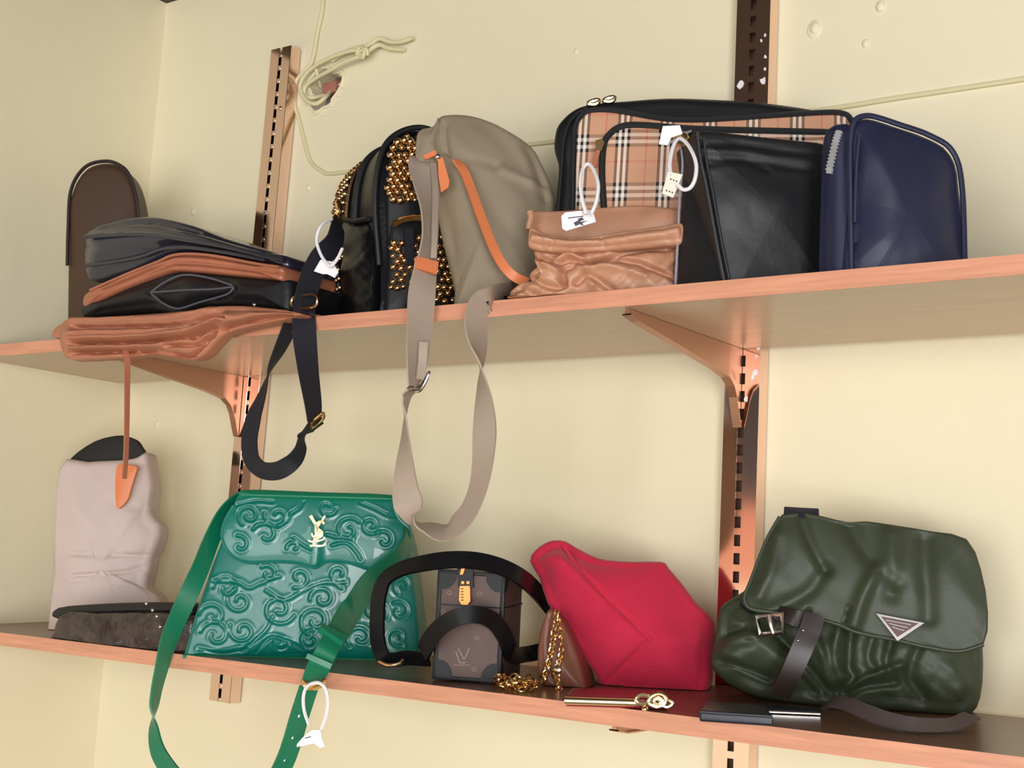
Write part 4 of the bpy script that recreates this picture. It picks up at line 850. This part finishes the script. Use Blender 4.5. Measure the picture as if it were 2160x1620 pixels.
# ------------------------------------------------------------------ red pouch
rq = S(1271, 1447); rq[1] = min(rq[1], -0.13)
t = thing('red_felt_pouch', 'large crimson felt pouch leaning against its neighbours', 'bag', (rq[0], rq[1], zlow(rq[1])))
pr = Plane(P(1271, 1447, rq[1]), 26, 8)
solid('body', [(1115, 1182), (1125, 1159), (1150, 1141), (1171, 1136), (1191, 1139), (1213, 1152), (1246, 1169), (1275, 1178), (1333, 1182), (1395, 1182), (1408, 1194), (1440, 1232), (1470, 1272), (1505, 1310), (1500, 1380), (1488, 1470), (1380, 1470), (1271, 1449), (1258, 1428), (1200, 1345), (1152, 1269), (1135, 1217)], pr, 0.07, M_red, t, bulge=0.024, bevel=0.012, n=300, rings=40, smooth=2, zfun=lambda y: zlow(y) + .001, bulge_pow=1.6,
      lines=[([(1185, 1150), (1227, 1205), (1283, 1264), (1338, 1316), (1371, 1350)], 5, -0.004), ([(1371, 1350), (1320, 1398), (1271, 1444)], 5, -0.005), ([(1371, 1350), (1420, 1345), (1470, 1350)], 26, 0.006), ([(1300, 1330), (1290, 1380)], 40, 0.008), ([(1400, 1230), (1380, 1300)], 40, 0.004), ([(1135, 1175), (1170, 1160), (1200, 1165)], 6, -0.004)], noise=[(0.001, 50, 51)], spine=[(1190, 1190), (1300, 1290), (1400, 1380)])
ptube('seam', [(1190, 1154), (1227, 1205), (1283, 1264), (1338, 1316), (1371, 1350)], 0.0016, M_red, t, plane=pr.off(0.012)); 

# ------------------------------------------------------------------ wallets
def on(x, y, h): return hit(x, y, OL + Z * h, NL)
def flat(name, label, quad, h, m, cat='wallet', bev=0.003):
    """a flat thing on the shelf, its four corners given on its upper face"""
    p = [on(x, y, h) for x, y in quad]; V = p + [q - NL * (h - .0006) for q in p]
    th_ = thing(name, label, cat, sum(p) / 4 - NL * h)
    ob = mesh_obj('body', V, [(0, 1, 2, 3), (7, 6, 5, 4), (0, 4, 5, 1), (1, 5, 6, 2), (2, 6, 7, 3), (3, 7, 4, 0)], m, th_, smooth=False); bev_obj(ob, bev, 3)
    return th_, p
t, p = flat('red_wallet', 'flat red wallet with gold frame bar and clasp in front of the red pouch', [(1193, 1467), (1412, 1474), (1396, 1456), (1206, 1450)], 0.012, M_redlac)
fwd = np.array([0.25, -0.97, 0]) * 0.003
w0, w1 = p[0] + fwd - Z * 0.005, p[0] * 0.31 + p[1] * 0.69 + fwd - Z * 0.005
tube('frame_bar', [w0, (w0 + w1) / 2, w1], 0.0042, M_gold_pale, t, 10)
def wk(x, y): return hit(x, y, w1 + fwd, unit(np.array([0.45, -0.89, 0.0])))
for q in ([(1342, 1478), (1352, 1470), (1368, 1472), (1372, 1482), (1358, 1488), (1346, 1486)], [(1368, 1482), (1376, 1470), (1392, 1466), (1404, 1474), (1402, 1488), (1386, 1494), (1374, 1490)], [(1380, 1482), (1388, 1476), (1395, 1481), (1389, 1487)], [(1400, 1480), (1412, 1482), (1418, 1488), (1408, 1494), (1398, 1490)]):
    tube('clasp_scroll', [wk(x, y - 3) for x, y in q], 0.0024, M_gold_pale, t, 8, True)
dome(wk(1361, 1496), 0.0042, 0.004, M_gold_pale, t, 'clasp_knob', np.array([0.4, -0.8, 0.3]))
t, p = flat('slim_black_wallet', 'slim dark wallet with silver metal edge behind the navy wallet', [(1596, 1494), (1730, 1500), (1722, 1491), (1600, 1485)], 0.005, M_wallet)
tube('metal_edge', [p[0] * 0.8 + p[1] * 0.2 - Z * 0.003 + (0.0005, -0.002, 0), p[0] * .4 + p[1] * .6 - Z * 0.003 + (0.0005, -0.002, 0), p[1] - Z * 0.003 + (0.0005, -0.001, 0)], 0.0014, M_silver, t, 8)
t, p = flat('navy_wallet', 'small navy leather wallet lying at the front edge of the lower shelf', [(1475, 1500), (1631, 1510), (1616, 1488), (1488, 1477)], 0.011, M_wallet)
tube('stitched_rim', [on(1477, 1501, .011), on(1550, 1506, .011), on(1629, 1511, .011)], 0.0014, M_wallet, t, 6)

# ------------------------------------------------------------------ olive nylon satchel
nq = S(1745, 1474); nq[1] = min(nq[1], -0.13)
t = thing('olive_nylon_satchel', 'olive green nylon satchel with wide flap, silver buckle and dark leather strap', 'bag', (nq[0], nq[1], zlow(nq[1])))
pn2 = Plane(P(1745, 1474, nq[1]), 22, 8)
bf = [([(1640, 1340), (1700, 1400), (1742, 1450), (1752, 1462)], 10, -0.0090), ([(1716, 1340), (1735, 1380), (1750, 1440)], 10, 0.0072), ([(1795, 1330), (1790, 1400), (1800, 1430), (1775, 1455)], 11, -0.0108), ([(1770, 1325), (1760, 1380), (1770, 1430)], 10, 0.0072),
      ([(1840, 1345), (1832, 1385), (1845, 1410)], 10, -0.006), ([(1785, 1465), (1830, 1445), (1890, 1440)], 10, -0.0090), ([(1795, 1448), (1840, 1425), (1900, 1405)], 10, 0.0072),
      ([(1510, 1352), (1540, 1332), (1570, 1322)], 8, -0.0054), ([(1520, 1375), (1545, 1350), (1590, 1340)], 11, 0.0054), ([(1512, 1395), (1560, 1405), (1620, 1428)], 8, -0.0072), ([(1545, 1385), (1600, 1370), (1630, 1390)], 31, 0.0072), ([(1680, 1420), (1720, 1460)], 10, -0.0063), ([(1880, 1350), (1870, 1400), (1885, 1430)], 10, -0.0081), ([(1940, 1360), (1920, 1420), (1950, 1470)], 13, -0.0081)]
solid('body', [(1512, 1301), (1520, 1275), (1557, 1250), (1640, 1200), (1760, 1150), (1900, 1160), (2020, 1190), (2060, 1260), (2075, 1360), (2070, 1470), (2030, 1510), (1900, 1500), (1745, 1490), (1671, 1480), (1597, 1468), (1542, 1444), (1508, 1418), (1497, 1390), (1504, 1350)], pn2, 0.09, M_nylon, t, bulge=0.022, bevel=0.014, n=360, rings=64, zfun=lambda y: zlow(y) + .001, lines=bf, noise=[(0.003, 34, 61)], spine=[(1600, 1360), (1950, 1370)])
nf_ = pn2.off(0.045)
flapn = [(1645, 1090), (1655, 1083), (1701, 1081), (1745, 1090), (1790, 1100), (1827, 1098), (1890, 1107), (1970, 1120), (2040, 1136), (2070, 1200), (2085, 1290), (2075, 1360), (2020, 1374), (1950, 1364), (1890, 1350), (1812, 1335), (1764, 1316), (1708, 1303), (1634, 1292), (1590, 1286), (1575, 1276), (1571, 1257), (1583, 1227), (1616, 1142)]
solid('flap', flapn, nf_, 0.012, M_nylon, t, bulge=0.010, bevel=0.004, n=320, rings=44, smooth=2, spine=[(1680, 1180), (1960, 1230)],
      lines=[([(1690, 1085), (1700, 1120), (1712, 1150), (1740, 1200)], 12, -0.006), ([(1740, 1200), (1700, 1250), (1620, 1290)], 16, -0.006), ([(1790, 1100), (1830, 1170), (1890, 1230)], 18, -0.006), ([(1850, 1200), (1820, 1260), (1800, 1320)], 16, 0.008), ([(1640, 1130), (1625, 1200), (1600, 1260)], 14, 0.005), ([(1780, 1310), (1790, 1280)], 5, -0.004), ([(1700, 1300), (1706, 1285)], 5, -0.004), ([(1880, 1130), (1880, 1250)], 20, 0.006), ([(1950, 1140), (1960, 1300)], 20, -0.006)], noise=[(0.003, 40, 71)])
ptube('flap_hem', flapn[11:] + flapn[:1], 0.0022, M_nylon, t, plane=nf_.off(-0.001))
solid('side_panel', [(1653, 1090), (1640, 1098), (1616, 1135), (1590, 1195), (1570, 1250), (1560, 1275), (1600, 1290), (1640, 1200), (1670, 1110)], pn2.off(0.022), 0.05, M_black, t, bulge=0.003, bevel=0.006, n=100, rings=6, spine=[(1640, 1120), (1590, 1250)])
solid('strap_mount', [(1654, 1068), (1727, 1072), (1728, 1096), (1652, 1092)], nf_.off(-0.006), 0.008, M_web, t, bulge=0.001, bevel=0.002, n=60, rings=4, smooth=1)
yn = nf_(1690, 1380)[1]
sl = strap('leather_strap', [(1718, 1296, yn - .004, 44), (1708, 1330, yn - .01, 44), (1690, 1372, yn - .018, 44), (1668, 1420, yn - .022, 42), (1645, 1468, yn - .02, 38)], M_blackstrap, t, th=0.004)
for x, y in ((1694, 1330), (1683, 1351), (1672, 1375)): dome(P(x, y, yn - .022), 0.0014, 0.0008, M_silver, sl, 'strap_hole')
bk = [(1598, 1302), (1650, 1296), (1652, 1334), (1604, 1340)]
by = yn - .012
tube('buckle', [P(x, y, by) for x, y in bk], 0.0036, M_silver, t, 6, True, 1); ptube('buckle_prong', [(1622, 1298, by - .004), (1626, 1318, by - .005), (1632, 1336, by - .004)], 0.0026, M_silver, t)
strap('buckle_strap', [(1640, 1294, by + .006, 30), (1672, 1302, by + .006, 34), (1690, 1308, by + .008, 34)], M_blackstrap, t, th=0.004)
tpz = nf_.off(0.016)
plq = card('triangle_plate', [(1848, 1294), (1950, 1314), (1893, 1352)], tpz, 0.003, M_silver, t)
card('enamel', [(1858, 1300), (1938, 1315), (1893, 1344)], tpz.off(0.0006), 0.0005, mat('dark_red_enamel', (92, 62, 58), 0.4), plq)
for k in range(3): stroke('plate_line', [(1868 + 7 * k, 1308 + 7 * k), (1895, 1313 + 7 * k), (1922 - 7 * k, 1318 + 6 * k)], [1.4, 1.4], M_silver, plq, tpz.off(0.0007), 0.0004)
ygs = -.22
strap('grey_strap', [(1738, 1490, -.17, 10), (1760, 1481, -.20, 18), (1790, 1486, -.22, 26), (1830, 1503, -.24, 30), (1875, 1519, -.25, 30), (1930, 1530, -.25, 30), (2000, 1530, -.22, 28), (2050, 1510, -.18, 24)], M_greystrap, t, w=0.019, th=0.003, zfun=lambda y: zlow(y) + .002)
